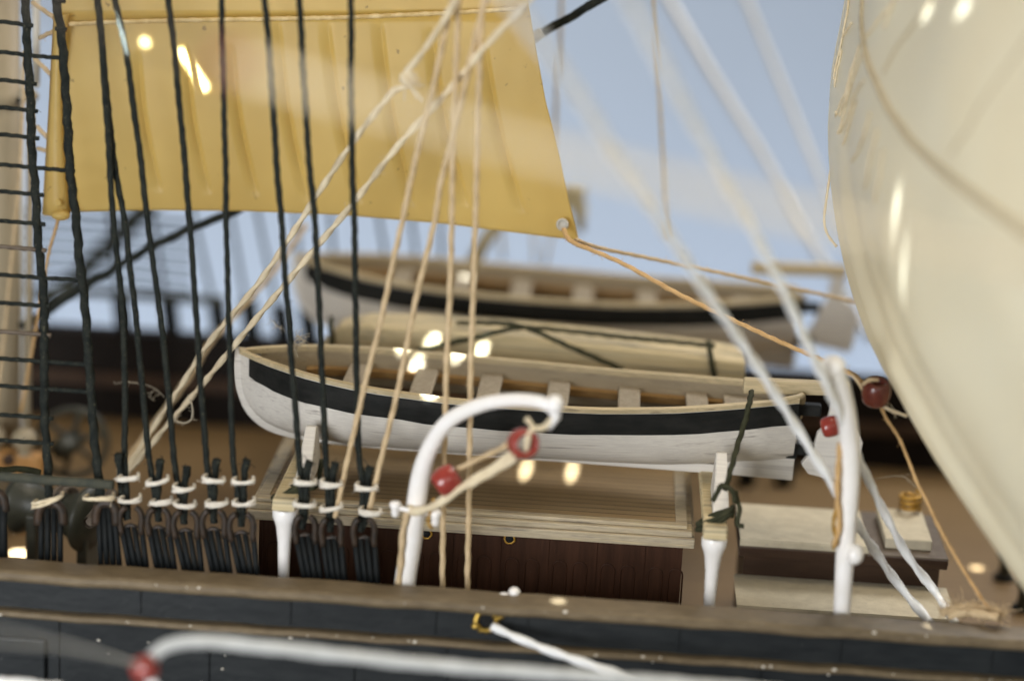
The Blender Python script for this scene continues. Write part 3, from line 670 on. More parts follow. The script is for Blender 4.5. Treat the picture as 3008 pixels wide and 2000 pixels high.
# ------------------------------------------------------------------ deck fittings at the left
pf = thing('pump_flywheel', 'blurred dark iron flywheel standing on the deck behind the ratlines', 'flywheel', PZ(215, 1400, 0))
c = P(212, 1300, 33.2); Rw = px2cm(100, c)
mb = MB(); mb.ring(c, (.25, -1, .05), Rw, .055, 40, 10); mb.build('rim', M['iron'], pf)
mb = MB()
for k in range(6):
    a_ = pi/3*k+.3; mb.tube([c, c+Vector((Rw*cos(a_), .25*Rw*cos(a_), Rw*sin(a_)))], .045, 8)
mb.build('spoke', M['iron'], pf)
mb = MB(); mb.lathe(c+Vector((-.1, -.45, 0)), (.15, 1, 0), [(0, 0), (0, .12), (.1, .17), (.6, .17), (.7, .1), (.7, 0)]); mb.build('hub', M['iron'], pf)
wn = thing('winch', 'dark iron winch drum with flared ends on the deck near the left edge', 'winch', PZ(150, 1620, 0)+Vector((0, .2, 0)))
c = P(165, 1500, 29.6); mb = MB(); mb.lathe(c+Vector((-.62, .25, .02)), (1, -.35, -.05), [(0, 0), (0, .36), (.1, .44), (.16, .42), (.24, .30), (.5, .26), (.8, .27), (1.0, .34), (1.12, .46), (1.2, .46), (1.22, .3), (1.3, .12), (1.3, 0)], 28); mb.build('drum', M['iron'], wn)
for xa in (-.35, .35):
    mb = MB(); mb.box(c.x+xa, c.x+xa+.14, c.y-.3, c.y+.5, 0, c.z); mb.build('stand', M['iron'], wn, bevel=.02)
mb = MB(); mb.ring(c+Vector((.05, -.02, .05)), (1, -.35, -.05), .31, .035); mb.ring(c+Vector((.15, -.05, .05)), (1, -.35, -.05), .31, .035); mb.build('rope_turns', M['cabin_top'], wn)
fr = thing('fife_rail', 'orange wooden fife rail with pale knobs at the foot of the mast', 'fife rail', PZ(40, 1560, 0))
a = P(-80, 1365, 31.6); b = P(125, 1372, 31.6)
mb = MB(); mb.box(a.x, b.x, 31.45, 31.75, b.z-.16, b.z+.2); mb.build('rail', M['orange_wood'], fr, bevel=.03)
mb = MB(); mb.box(b.x-.32, b.x-.12, 31.5, 31.7, 0, b.z-.16); mb.build('leg', M['orange_wood'], fr)
for px in (72, -20):
    mb = MB(); p = P(px, 1290, 31.55); mb.lathe((p.x, p.y, b.z+.2), (0, 0, 1), [(0, .1), (.06, .07), (.14, .16), (.26, .19), (.36, .12), (.4, 0)]); mb.build('knob', M['mast'], fr)
mb = MB(); p = P(24, 1352, 31.42); mb.lathe(p, (0, 1, 0), [(0, 0), (0, .09), (.05, .09)]); mb.build('peg_hole', M['cabin_dark'], fr)
p = P(262, 1535, 27.3); q = P(330, 1450, 28.2)
mb = MB(); mb.tube([p, q], .08, 14, cap=False); mb.tube([p.lerp(q, .03), p.lerp(q, .9)], .055, 12)
setp(mb.build('short_tube', M['cabin_top']), 'short brown hollow tube sticking out between the left shroud lanyards', 'tube')

# ------------------------------------------------------------------ shrouds, lanyards, ratlines (near side)
ords = ['leftmost', 'second from left', 'third from left', 'fourth from left', 'fifth from left', 'sixth from left', 'seventh from left', 'eighth from left', 'ninth from left', 'rightmost']
SH = [  # path top->bottom, Y top, Y bottom, radius px
 ([(66, -60), (72, 0), (82, 200), (95, 420), (105, 560), (115, 740), (128, 910), (130, 1010), (130, 1110), (140, 1340), (142, 1460)], 28.9, 27.0, 13.5),
 ([(158, -60), (165, 0), (180, 130), (190, 240), (200, 400), (215, 560), (228, 690), (245, 890), (260, 1040), (270, 1180), (286, 1345), (294, 1470)], 28.9, 27.0, 14),
 ([(283, -60), (287, 0), (299, 130), (310, 300), (320, 460), (329, 600), (336, 690), (352, 820), (362, 950), (366, 1120), (366, 1340), (372, 1440), (377, 1525)], 28.4, 26.95, 10.5),
 ([(283, -60), (291, 30), (302, 150), (315, 300), (334, 460), (352, 570), (367, 650), (385, 810), (404, 990), (422, 1180), (440, 1350), (454, 1440), (465, 1530)], 28.55, 26.95, 10.5),
 ([(331, -60), (339, 0), (357, 90), (377, 200), (397, 357), (417, 491), (434, 650), (465, 880), (488, 1080), (513, 1350), (528, 1450), (540, 1538)], 28.3, 26.95, 10.5),
 ([(490, -60), (495, 0), (511, 130), (530, 330), (544, 500), (556, 650), (574, 880), (590, 1130), (605, 1340), (618, 1440), (628, 1535)], 28.1, 26.95, 10.5),
 ([(650, -60), (651, 0), (654, 130), (659, 320), (662, 480), (664, 650), (671, 900), (678, 1120), (683, 1340), (697, 1440), (708, 1545)], 27.8, 26.95, 10),
 ([(774, -60), (777, 0), (790, 150), (803, 330), (815, 500), (827, 650), (843, 900), (862, 1120), (880, 1350), (884, 1440), (886, 1552)], 27.7, 26.95, 10.5),
 ([(875, -60), (878, 0), (888, 150), (899, 330), (911, 500), (924, 650), (937, 900), (948, 1120), (957, 1350), (961, 1440), (969, 1560)], 27.6, 26.95, 10.5),
 ([(1030, -60), (1030, 0), (1031, 150), (1033, 330), (1036, 500), (1040, 650), (1044, 900), (1049, 1120), (1054, 1320), (1064, 1430), (1058, 1560)], 27.5, 26.95, 10.5)]
SZ = [[(138, 1472)], [(288, 1465)], [(362, 1407), (368, 1470)], [(449, 1415), (460, 1476)], [(527, 1436), (529, 1485)], [(614, 1414), (623, 1481)], [(701, 1416), (703, 1479)], [(884, 1420), (882, 1485)], [(960, 1425), (960, 1494)], [(1063, 1436), (1075, 1508)]]
LB = [(115, 183, 115, 183, 1640), (284, 340, 290, 357, 1652), (348, 420, 377, 437, 1660), (430, 500, 458, 520, 1668), (506, 584, 540, 600, 1676), (590, 664, 623, 683, 1682), (670, 748, 703, 763, 1690), (862, 930, 892, 950, 1700), (940, 1006, 961, 1020, 1706), (1034, 1104, 1054, 1116, 1714)]
for i, ((pix, Yt, Yb, rp), sz, lb) in enumerate(zip(SH, SZ, LB)):
    pts = pl(pix, (Yt, Yb)); r = px2cm(rp*(.88 if i > 1 else .95), pts[-1])
    s = thing('shroud', f'dark shroud with {"tan binding" if i < 2 else "white seizings"}, {ords[i]} of ten near ones', 'shroud', pts[-1], 'near shrouds')
    rope_mesh(pts, r, 3, r*6, fz=60 if i < 2 else 18, fl=.05, wob=.010 if i < 2 else .004, amp=.16 if i < 2 else .08, jit=.07).build('rope', M['black_rope'], s)
    bx, by = pix[-1]
    if i >= 2:
        sx_, sy_ = sz[0]; tl = [(bx+2, by), (sx_+14, sz[1][1]), (sx_+16, sy_), (sx_+19, sy_-40), (sx_+24, sy_-66)] if i not in (2,) else [(bx-2, by), (sx_-4, sz[1][1]), (sx_-8, sy_), (sx_-12, sy_-45), (sx_-15, sy_-75)]
        mb = MB(); q = spline(pl(tl, (26.98, 27.03)), .04); mb.tube(q, lambda t: r*(1.08 if t < .85 else 1.3), 10, 3, r*6)
        fuzz(mb, q[-4:], 22, .07, .004); mb.build('tail', M['black_rope'], s)
    for j, (a, b) in enumerate(sz):
        wpx = 30 if i >= 2 else 42; dx = 6 if i >= 2 else 0
        mb = MB()
        for k in range(2):
            tw = random.uniform(-6, 8)
            p0, p1 = P(a-wpx+dx*2, b+tw+(k-1)*5+(10 if i == 0 else 0), 26.8), P(a+wpx+dx*2, b-tw*.5+(k-1)*5-(10 if i == 0 else 0), 26.8)
            mid = p0.lerp(p1, .5)+Vector((0, -.06, random.uniform(-.015, .015)))
            mb.tube(spline([p0+Vector((.02, .14, 0)), p0, mid, p1, p1+Vector((-.02, .14, 0))], .04), .021, 7, 2, .12)
        fuzz(mb, [p0, p1], 4, .05, .004)
        mb.build('seizing', M['seizing'] if i >= 2 else M['cream'], s)
    xl, xr, bl, br, yb = lb
    ln_ = thing('lanyard', f'black lanyard standing on the brown rail, {ords[i]} of ten in full view', 'lanyard', P((bl+br)/2, yb, 26.72), 'lanyards under the near shrouds')
    yt = by+12 if i >= 2 else 1492
    for k in range(4):
        t = k/3; ytk = yt+(10 if k in (1, 2) and i >= 2 else 0)
        ix = 6; a, b = P(xl+ix+(xr-xl-2*ix)*t, ytk, 26.92), P(bl+ix+(br-bl-2*ix)*t, yb+14, 26.74)
        mb = MB(); mb.tube([a, a.lerp(b, .5), b], .036, 10); mb.build('strand', M['lanyard'], ln_)
    mb = MB(); cx_ = (xl+xr)/2; hw = (xr-xl)/2-4
    if i >= 2:
        for sg in (-1, 1):
            mb.tube(spline(pl([(cx_+sg*hw*.42, by-36), (cx_+sg*hw*.82, by-26), (cx_+sg*hw*1.02, by-4), (cx_+sg*hw*.96, by+18), (cx_+sg*hw*.9+3, by+44)], (26.88, 26.88)), .04), .040, 10)
        mb.tube(spline(pl([(cx_-hw*.6, by+26), (cx_, by+16), (cx_+hw*.6, by+26)], (26.92, 26.92)), .04), .03, 8)
    else: mb.tube(spline(pl([(xl-2, 1540), (xl, 1500), (cx_-14, 1478), (cx_+14, 1478), (xr, 1500), (xr+2, 1540)], (26.88, 26.88)), .04), .06, 10)
    mb.build('deadeye', M['heart'], ln_)
ln0 = thing('lanyard', 'black lanyard cut off by the left edge of the picture, on the brown rail', 'lanyard', P(-10, 1630, 26.72), 'lanyards under the near shrouds')
for x in (-28, -8, 10):
    mb = MB(); mb.tube([P(x, 1462, 26.9), P(x, 1640, 26.75)], .052, 10); mb.build('strand', M['lanyard'], ln0)
mb = MB(); mb.tube(spline(pl([(-34, 1500), (-28, 1462), (-8, 1446), (10, 1462), (16, 1500)], (26.88, 26.88)), .04), .06, 10); mb.build('deadeye', M['heart'], ln0)

def shx(i, y):
    pix = SH[i][0]
    for (a, b), (c, d) in zip(pix, pix[1:]):
        if b <= y <= d: return a+(c-a)*(y-b)/(d-b)
    return pix[-1][0]
def shY(i, y):
    return SH[i][1]+(SH[i][2]-SH[i][1])*(y+60)/1530
RL = [(70, 0, 92), (153, 1, 0), (235, 0, 0), (315, 0, 0), (395, 0, 0), (483, 1, 0), (562, 0, 0), (648, 0, 0), (724, 0, 0), (806, 1, 0), (888, 0, 0), (973, 0, 0), (1052, 1, 0), (1132, 1, 0), (1217, 0, 0), (1292, 0, 0)]
rn = ['top', 'second', 'third', 'fourth', 'fifth', 'sixth', 'seventh', 'eighth', 'ninth', 'tenth', 'eleventh', 'twelfth', 'thirteenth', 'fourteenth', 'fifteenth', 'lowest']
for k, (y, full, _) in enumerate(RL):
    y0 = y+(2 if k else -4); x1 = shx(1, y+18)+10 if full else shx(0, y+10)+22
    Yl = shY(0, y)-.02; pts = pl([(-70, y0-6), (20, y0), (shx(0, y), y0+8), (x1, y0+(18 if full else 10))], (Yl, shY(1, y)-.02 if full else Yl))
    o = rope_mesh(pts, px2cm(6.5, pts[1]), 3, .16, fz=14 if k > 7 else 4, fl=.05, wob=.004).build('ratline', M['black_rope'] if k not in (8, 11) else M['cabin_top'])
    setp(o, f'{"dark" if k not in (8, 11) else "brownish"} level ratline tied across the left shrouds, {rn[k]} of sixteen counted downward', 'ratline', 'ratlines on the near shrouds')
mb = MB(); mb.tube(spline(pl([(165, 2), (192, 4)], (28.7, 28.7)), .05), .03, 8); mb.tube(spline(pl([(162, 85), (196, 88)], (28.7, 28.7)), .05), .03, 8)
setp(mb.build('rope_stub', M['black_rope']), 'two cut dark rope stubs knotted on the second shroud at the top', 'rope')
o = rope_mesh(pl([(-60, 1396), (40, 1402), (140, 1410), (240, 1416), (335, 1424)], (26.8, 26.8)), .062, 0, wob=.004).build('sheer_pole', M['grey_rope']); setp(o, 'thick grey brown sheer pole lying across the foot of the left shrouds', 'pole')
o = rope_mesh(pl([(-60, 1372), (10, 1380), (60, 1376), (120, 1388)], (27.2, 27.4)), .04, 3).build('loose_rope', M['olive_rope']); setp(o, 'loose dark rope end just above the sheer pole at the left edge', 'rope')

# ------------------------------------------------------------------ far side rigging
FS = [[(300, 430), (322, 640), (345, 880)], [(410, 420), (448, 624), (485, 880)], [(520, 420), (566, 620), (626, 890)], [(640, 420), (677, 633), (720, 880)], [(725, 420), (757, 630), (790, 790), (812, 900)], [(850, 420), (868, 640), (880, 760), (890, 920)], [(960, 420), (970, 630), (978, 740), (985, 900)], [(1105, 420), (1113, 635), (1128, 732), (1150, 900)], [(1205, 420), (1210, 643), (1219, 736), (1230, 900)], [(1288, 420), (1293, 652), (1298, 740), (1305, 900)]]
for i, pix in enumerate(FS):
    s = thing('shroud', f'blurred dark far shroud beyond the far rail, {ords[i]} of ten far ones', 'shroud', P(*pix[-1], 37.2), 'far shrouds')
    rope_mesh(pl(pix, (36.6, 37.3)), .034, 3, .3, step=.15).build('rope', M['black_rope'], s)
    ln_ = thing('lanyard', f'blurred dark lanyard on the far rail, {ords[i]} of ten', 'lanyard', P(pix[-1][0]+10, 970, 37.3), 'lanyards under the far shrouds')
    x, y = pix[-1]
    for k in range(3):
        mb = MB(); mb.tube([P(x-6+k*15, min(y, 905), 37.3), P(x+10+k*14, 1010, 37.35)], .06, 8); mb.build('strand', M['lanyard'], ln_)
for k, y in enumerate((640, 668, 700, 735, 768, 800, 832)):
    o = rope_mesh(pl([(60, y-18), (300, y-4), (560, y+14+k*2)], (37.0, 37.0)), .030, 0, step=.2).build('ratline', M['black_rope'])
    setp(o, f'blurred dark ratline far behind the near shrouds, {["top", "second", "third", "fourth", "fifth", "sixth", "lowest"][k]} of the seven far ones', 'ratline', 'ratlines on the far shrouds')
o = rope_mesh(pl([(60, 852), (300, 862), (660, 884)], (37.2, 37.2)), .075, 0, step=.2).build('sheer_pole', M['grey_rope']); setp(o, 'blurred grey sheer pole across the far shrouds', 'pole')
o = rope_mesh(pl([(120, 900), (240, 800), (420, 620), (520, 520)], (41, 40)), .16, 3, step=.2).build('stay', M['grey_rope']); setp(o, 'very blurred thick dark stay far beyond the left shrouds', 'stay')
for k, (pix, la) in enumerate((([(1468, 600), (1476, 760)], 'faint pale thread behind the far boat nearest the yellow davit'), ([(1566, 640), (1572, 770)], 'faint pale thread rising mid way along the far boat'), ([(1640, 600), (1600, 780)], 'faint slanting pale thread below the corner of the yellow sail'))):
    o = rope_mesh(pl(pix, (38, 38)), .03, 0, step=.2).build('thin_rope', M['cream']); setp(o, la, 'rope', 'faint far threads')
cord('stay', [(60, 958), (140, 915), (220, 860), (330, 793), (430, 733), (520, 690), (600, 655), (690, 620), (900, 500), (1200, 330), (1400, 210), (1500, 150), (1576, 106), (1640, 72), (1700, 36), (1750, 8), (1830, -50)], (31.9, 31.2), .058, 'black_rope', 'dark twisted stay climbing from lower left behind the yellow sail to the top', pitch=.55, amp=.16)
cord('stay_binding', [(1566, 114), (1592, 98)], (31.16, 31.16), .072, 'pole', 'pale whipping on the dark stay where it leaves the yellow sail', cat='binding')

# ------------------------------------------------------------------ running rigging
cord('halyard', [(1600, -60), (1548, 10), (1440, 122), (1300, 285), (1160, 440), (1035, 600), (840, 832), (700, 1000), (600, 1122), (520, 1215), (440, 1310), (370, 1395)], (26.6, 29.8), .037, 'cream', 'long cream twisted rope from top centre down left past the boat bow', lobes=2, pitch=.42, amp=.24, fz=16, fl=.10)
cord('halyard', [(1372, -60), (1335, 8), (1285, 90), (1225, 175), (1192, 212), (1180, 240)], (26.7, 27.4), .036, 'cream', 'short cream twisted rope above the frayed knot before the yellow sail', lobes=2, pitch=.42, amp=.24)
cord('halyard', [(1205, 250), (1165, 262), (1140, 285), (1035, 420), (940, 560), (850, 700), (760, 830), (660, 950), (600, 1025), (540, 1120), (470, 1225), (400, 1335), (372, 1375)], (27.4, 29.9), .036, 'cream', 'cream twisted rope from the frayed knot down to the left deck', lobes=2, pitch=.42, amp=.24, fz=14, fl=.12)
cord('halyard', [(900, 660), (800, 800), (690, 925), (615, 1010), (560, 1100), (480, 1210), (390, 1330), (350, 1390)], (33.5, 31.0), .04, 'tan', 'blurred tan rope running behind the two cream ropes beside the boat bow', lobes=3)
mb = MB(); kp_ = P(1190, 236, 27.35)
for _ in range(16):
    e = Vector((random.uniform(.0, .25), random.uniform(-.1, .1), random.uniform(-.26, .12))); mb.tube(spline([kp_, kp_+e*.5+Vector((0, -.05, .03)), kp_+e], .04), .012, 5)
mb.ring(kp_, (1, .3, .6), .06, .04); mb.ring(kp_+Vector((.03, 0, -.03)), (.5, .3, 1), .055, .035)
setp(mb.build('rope_knot', M['cream']), 'frayed cream knot joining the rope ends before the yellow sail', 'knot')
o = rope_mesh(pl([(560, 1175), (566, 1205), (562, 1232), (540, 1243), (518, 1236), (512, 1228)], (29, 29)), .014, 2, fz=16, fl=.08).build('thread_loop', M['fibre']); setp(o, 'small fuzzy thread loop hanging from the cream ropes left of the bow', 'thread')
T = [([(1440, -60), (1428, 0), (1402, 85), (1366, 250), (1330, 400), (1295, 535), (1277, 650), (1250, 762), (1223, 873), (1192, 1030), (1165, 1163), (1120, 1346), (1082, 1510)], 'tan rope slanting down to the right side of the last dark shroud'),
     ([(1347, -60), (1346, 0), (1339, 223), (1330, 446), (1327, 650), (1321, 873), (1312, 1052), (1308, 1230), (1304, 1350), (1301, 1560), (1299, 1740)], 'upright tan rope falling just right of the arched davit post'),
     ([(1345, -60), (1319, 45), (1268, 277), (1241, 380), (1201, 558), (1180, 660), (1156, 762), (1116, 954), (1080, 1096), (1022, 1346), (985, 1520)], 'leftmost slanting tan rope crossing the bow half of the nearer boat'),
     ([(1428, -60), (1415, 45), (1408, 223), (1402, 402), (1397, 650), (1388, 918), (1382, 1119), (1379, 1346), (1376, 1560), (1372, 1745)], 'rightmost upright tan rope falling to the rail between the portholes')]
for pix, la in T:
    cord('running_rope', pix, (27.2, 26.95), .035, 'tan', la, lobes=3, pitch=.3, fz=14, fl=.06, group='tan running ropes before the nearer boat')
cord('sheet', [(1655, 672), (1668, 700), (1690, 716), (1780, 752), (1860, 790), (1990, 862), (2120, 925), (2200, 962), (2300, 1008), (2430, 1064), (2500, 1098), (2530, 1122)], [29.95, 29.85, 29.8, 29.7, 29.6, 29.4, 29.1, 28.9, 28.6, 28.2, 27.9, 27.75], .029, 'orange', 'fuzzy orange tan rope from the yellow sail corner to the maroon bead', fz=110, fl=.06)
cord('sheet', [(1690, 704), (1760, 728), (1900, 757), (2060, 790), (2250, 830), (2400, 862), (2520, 888)], (29.9, 31.5), .026, 'tan', 'straighter tan rope from the yellow sail corner running behind the cream sail', fz=40, fl=.05)
cord('thin_rope', [(2500, 1098), (2520, 1120), (2536, 1150)], (27.8, 27.62), .02, 'tan', 'tan strop holding the maroon bead on its left side', lobes=2)
cord('thin_rope', [(2534, 1130), (2552, 1116), (2580, 1116)], (27.5, 27.45), .022, 'tan', 'tan thread passing over the top of the maroon bead', lobes=2)
cord('thin_rope', [(2588, 1195), (2605, 1232), (2640, 1285), (2668, 1350), (2695, 1420), (2722, 1470), (2755, 1540), (2790, 1605), (2840, 1690), (2905, 1790)], (27.6, 26.7), .021, 'orange', 'thin fuzzy tan rope from the maroon bead down past the cabin to the rail', fz=40, fl=.05, lobes=2)
cord('thin_rope', [(2590, 1192), (2620, 1206), (2665, 1222)], (27.6, 27.5), .02, 'cream', 'short frayed pale thread end at the foot of the maroon bead', fz=10, fl=.08, lobes=2)
cord('thin_rope', [(1650, -40), (1646, 100), (1636, 260), (1626, 460)], (35, 35), .03, 'cream', 'faint upright thread right of the yellow sail', lobes=0, group='upright threads before the pale backdrop')
cord('thin_rope', [(1918, -40), (1922, 60), (1935, 250), (1948, 480), (1962, 700)], (33.3, 33.6), .026, 'cream', 'thin upright tan thread in the middle of the pale backdrop', lobes=2, group='upright threads before the pale backdrop')
# near ropes coming toward the lens
cord('backstay', [(1460, -60), (1540, 60), (1690, 270), (1850, 520), (1985, 722), (2090, 880), (2200, 1040), (2330, 1240), (2430, 1400), (2515, 1535), (2585, 1640), (2650, 1730), (2735, 1830)], [19.6, 20.3, 21.5, 22.9, 24.0, 24.8, 25.6, 26.3, 26.6, 27.0, 27.4, 27.6, 27.0], .055, 'grey_white', 'blurred white rope slanting down right, reaching the middle of the cabin bench', lobes=2, pitch=.6, amp=.2, group='white backstays before the nearer boat')
cord('backstay', [(1820, -60), (1870, 40), (1970, 240), (2065, 415), (2180, 625), (2280, 810), (2372, 1012), (2450, 1180), (2515, 1330), (2590, 1490), (2665, 1630), (2745, 1735), (2810, 1835)], [20.2, 20.8, 21.8, 22.8, 23.8, 24.6, 25.4, 26.1, 26.9, 27.3, 27.5, 27.6, 27.0], .052, 'grey_white', 'blurred white rope slanting down right past the davit to the end of the cabin bench', lobes=2, pitch=.6, amp=.2, group='white backstays before the nearer boat')
cord('backstay', [(1930, -60), (1975, 20), (2100, 232), (2250, 472), (2340, 640), (2440, 800), (2560, 1000)], (41.5, 38.5), .075, 'grey_white', 'blurred pale far rope meeting the edge of the cream sail low down', lobes=0, group='pale far backstays', step=.2)
cord('backstay', [(2165, -60), (2200, 20), (2300, 260), (2400, 500), (2470, 680)], (41.0, 39.5), .06, 'grey_white', 'blurred pale far rope meeting the edge of the cream sail high up', lobes=0, group='pale far backstays', step=.2)
cord('brace', [(700, 190), (900, 246), (1150, 318), (1450, 402), (1700, 472), (2050, 560), (2400, 640), (3100, 800)], (15.4, 16.4), .05, 'cream', 'hugely blurred pale rope crossing the yellow sail from the dark bead', lobes=0, step=.2)
cord('brace', [(650, 172), (480, 110), (250, 30), (-100, -90)], (15.4, 14.8), .028, 'cabin_top', 'hugely blurred dark thread running up left from the dark bead', lobes=0, step=.2)
cord('brace', [(440, 1945), (462, 1915), (500, 1893), (560, 1883), (650, 1886), (800, 1901), (1000, 1923), (1300, 1954), (1650, 1980), (2000, 2006), (2300, 2030)], (22.9, 23.8), .074, 'dull', 'thick pale rope curving right from the red bead low before the hull', lobes=3, pitch=.8, amp=.08)
cord('brace', [(405, 1950), (330, 1930), (250, 1910), (150, 1890), (-250, 1835)], (22.6, 16.0), .026, 'dull', 'blurred grey rope reaching left from the red bead low before the hull', lobes=2)
cord('brace', [(425, 1985), (450, 2010), (500, 2060)], (22.8, 22.8), .05, 'grey_white', 'short pale rope end below the red bead at the bottom edge', lobes=2)
cord('hull_rope', [(1446, 1838), (1480, 1855), (1600, 1905), (1700, 1940), (1800, 1972), (1920, 2008), (2100, 2060)], (26.05, 24.6), .05, 'grey_white', 'pale rope leaving the brass ring on the hull toward lower right', lobes=2, pitch=.4)
cord('brace', [(-60, 1998), (0, 2001), (70, 2008), (180, 2020)], (24, 24), .06, 'grey_white', 'pale rope just showing in the lower left corner', lobes=2)

# davit tackle
cord('davit_fall', [(1200, 1492), (1222, 1502), (1280, 1482), (1360, 1430), (1440, 1380), (1512, 1328)], [26.62, 26.5, 26.3, 26.2, 26.1, 25.95], .052, 'cream', 'thick cream tackle rope from the davit pins up to the hanging red bead', lobes=2, pitch=.5)
cord('davit_fall', [(1330, 1385), (1400, 1350), (1470, 1318), (1520, 1285)], [26.35, 26.3, 26.15, 26.0], .035, 'tan', 'thinner tan tackle rope between the two red beads', lobes=2)
cord('davit_fall', [(1380, 1425), (1450, 1386), (1520, 1345)], [26.15, 26.05, 25.9], .038, 'cream', 'lower cream tackle strand ending at the hanging red bead', lobes=2)
cord('davit_fall', [(1545, 1330), (1550, 1290), (1562, 1262), (1600, 1255), (1622, 1225)], [25.86, 25.8, 25.85, 25.9, 25.92], .035, 'cream', 'cream strop tying the hanging red bead to the davit tip', lobes=2)
cord('davit_fall', [(1572, 1262), (1556, 1240), (1545, 1228)], [25.86, 25.86, 25.86], .03, 'cream', 'short stiff cream thread end standing up over the hanging bead', lobes=2)
cord('davit_fall', [(1198, 1500), (1184, 1560), (1178, 1640), (1170, 1720)], (26.6, 26.62), .04, 'tan', 'tan rope hanging along the left side of the arched davit post', lobes=2)
cord('davit_fall', [(1275, 1462), (1262, 1510), (1258, 1538), (1270, 1552)], (26.5, 26.5), .018, 'gold', 'thin golden thread dangling right of the arched davit post', lobes=2)
cord('davit_fall', [(2468, 1300), (2462, 1380), (2460, 1470), (2466, 1540), (2450, 1600)], (26.6, 26.6), .034, 'orange', 'orange rope along the left side of the right-hand davit', lobes=2)
cord('davit_fall', [(2462, 1470), (2448, 1540), (2458, 1590), (2446, 1610)], (26.6, 26.6), .022, 'gold', 'golden thread coil hanging beside the right-hand davit', lobes=2)

# ------------------------------------------------------------------ cabin at the right
cb = thing('cabin', 'low dark brown cabin with pale bench front and worn top, right of the deckhouse', 'cabin', (3.3, 28.1, 0))
mb = MB(); mb.box(2.02, 4.62, 29.18, 30.5, 0, 1.38); mb.build('wall', M['cabin_dark'], cb)
mb = MB(); mb.box(1.93, 4.70, 29.0, 30.75, 1.34, 1.45); mb.build('roof', M['cabin_top'], cb, bevel=.015)
mb = MB(); mb.box(1.94, 4.69, 28.985, 29.02, 1.30, 1.43); mb.build('roof_edge', M['cabin_dark'], cb, bevel=.01)
def ragged(x0, x1, yf, yb, z0, z1, amp, seed):
    random.seed(seed); mb = MB(); n = 40; rows = []
    for i in range(n+1):
        x = x0+(x1-x0)*i/n; d = amp*(sin(i*.45+seed)+.6*sin(i*1.1)+random.uniform(-.25, .25))
        rows.append([(x, yb, z1), (x, yf, z1), (x, yf-.012, z1-.03), (x, yf-.012, z0+d), (x, yf+.02, z0+d)])
    mb.grid(rows, False); return mb
x0, x1 = P(2175, 1560, 29.1).x, P(2555, 1560, 29.1).x
ragged(x0, x1, 29.02, 30.45, 1.37, 1.545, .03, 3).build('white_slab', M['slab'], cb)
mb = MB(); mb.box(x1-.3, x1+.02, 29.3, 30.3, 1.452, 1.56); 
p0, p1 = PZ(2600, 1578, 1.58), PZ(2735, 1580, 1.58)
mb = MB(); mb.box(p0.x, p1.x, 29.25, 30.5, 1.452, 1.60); hs = mb.build('hatch_slab', M['slab'], cb, bevel=.02)
ragged(1.90, 4.73, 28.03, 29.16, .80, .985, .035, 5).build('bench_front', M['slab'], cb)
mb = MB(); mb.box(1.96, 4.68, 28.06, 29.15, 0, .94); mb.build('bench_base', M['cabin_dark'], cb)
random.seed(11)
c = PZ(2672, 1500, 1.60); cc = MB()
cc.tube(spline([Vector((c.x+.135*cos(t)*(1+.05*sin(t*1.7)), c.y+.16*sin(t), 1.62+.012*t)) for t in [i*.25 for i in range(80)]], .03), .026, 8, 3, .12)
setp(cc.build('rope_coil', M['gold']), 'golden rope coil lying on the small pale slab of the cabin', 'coil')
# frayed rope heap, deck bollards, dust
random.seed(5)
mb = MB(); base = P(2850, 1795, 26.75)
q = spline([P(2770, 1800, 26.7), P(2810, 1785, 26.7), P(2860, 1782, 26.7), P(2920, 1790, 26.65), P(2950, 1802, 26.5)], .05)
mb.tube(wobble(q, .02), lambda t: .055*(1-.5*t), 9, 3, .3, .1)
mb.tube(wobble(spline([P(2790, 1812, 26.6), P(2840, 1800, 26.6), P(2890, 1805, 26.5), P(2930, 1815, 26.4)], .05), .02), .05, 9, 3, .3, .2)
fuzz(mb, q, 150, .16, .005)
setp(mb.build('frayed_rope', M['tan']), 'frayed tan rope heap on the brown rail near the lower right corner', 'rope')
for i, (px, py, la) in enumerate(((2948, 1700, 'small black bollard on the deck close to the cream sail'), (3003, 1790, 'black bollard at the right edge behind the rail'))):
    p = PZ(px, py, 0); t = thing('bollard', la, 'bollard', p, 'black bollards'); mb = MB(); mb.lathe(p, (0, 0, 1), [(0, .1), (.3, .08), (.36, .12), (.42, .12), (.45, 0)]); mb.build('post', M['iron'], t); mb = MB(); mb.lathe(p-Vector((0, 0, .0)), (0, 0, 1), [(0, .16), (.05, .16), (.05, .1)]); mb.build('base', M['lanyard'], t)
# black bits on the far deck under the boat stern
for i, (px, la) in enumerate(((2190, 'left dark far deck cleat under the boat stern'), (2300, 'right dark far deck cleat under the boat stern'))):
    p = PZ(px, 1425, 0); mb = MB(); mb.box(p.x-.14, p.x+.14, p.y-.1, p.y+.1, 0, .38); mb.box(p.x-.24, p.x+.24, p.y-.06, p.y+.06, .22, .32)
    setp(mb.build('cleat', M['lanyard'], bevel=.03), la, 'cleat', 'dark far deck cleats')
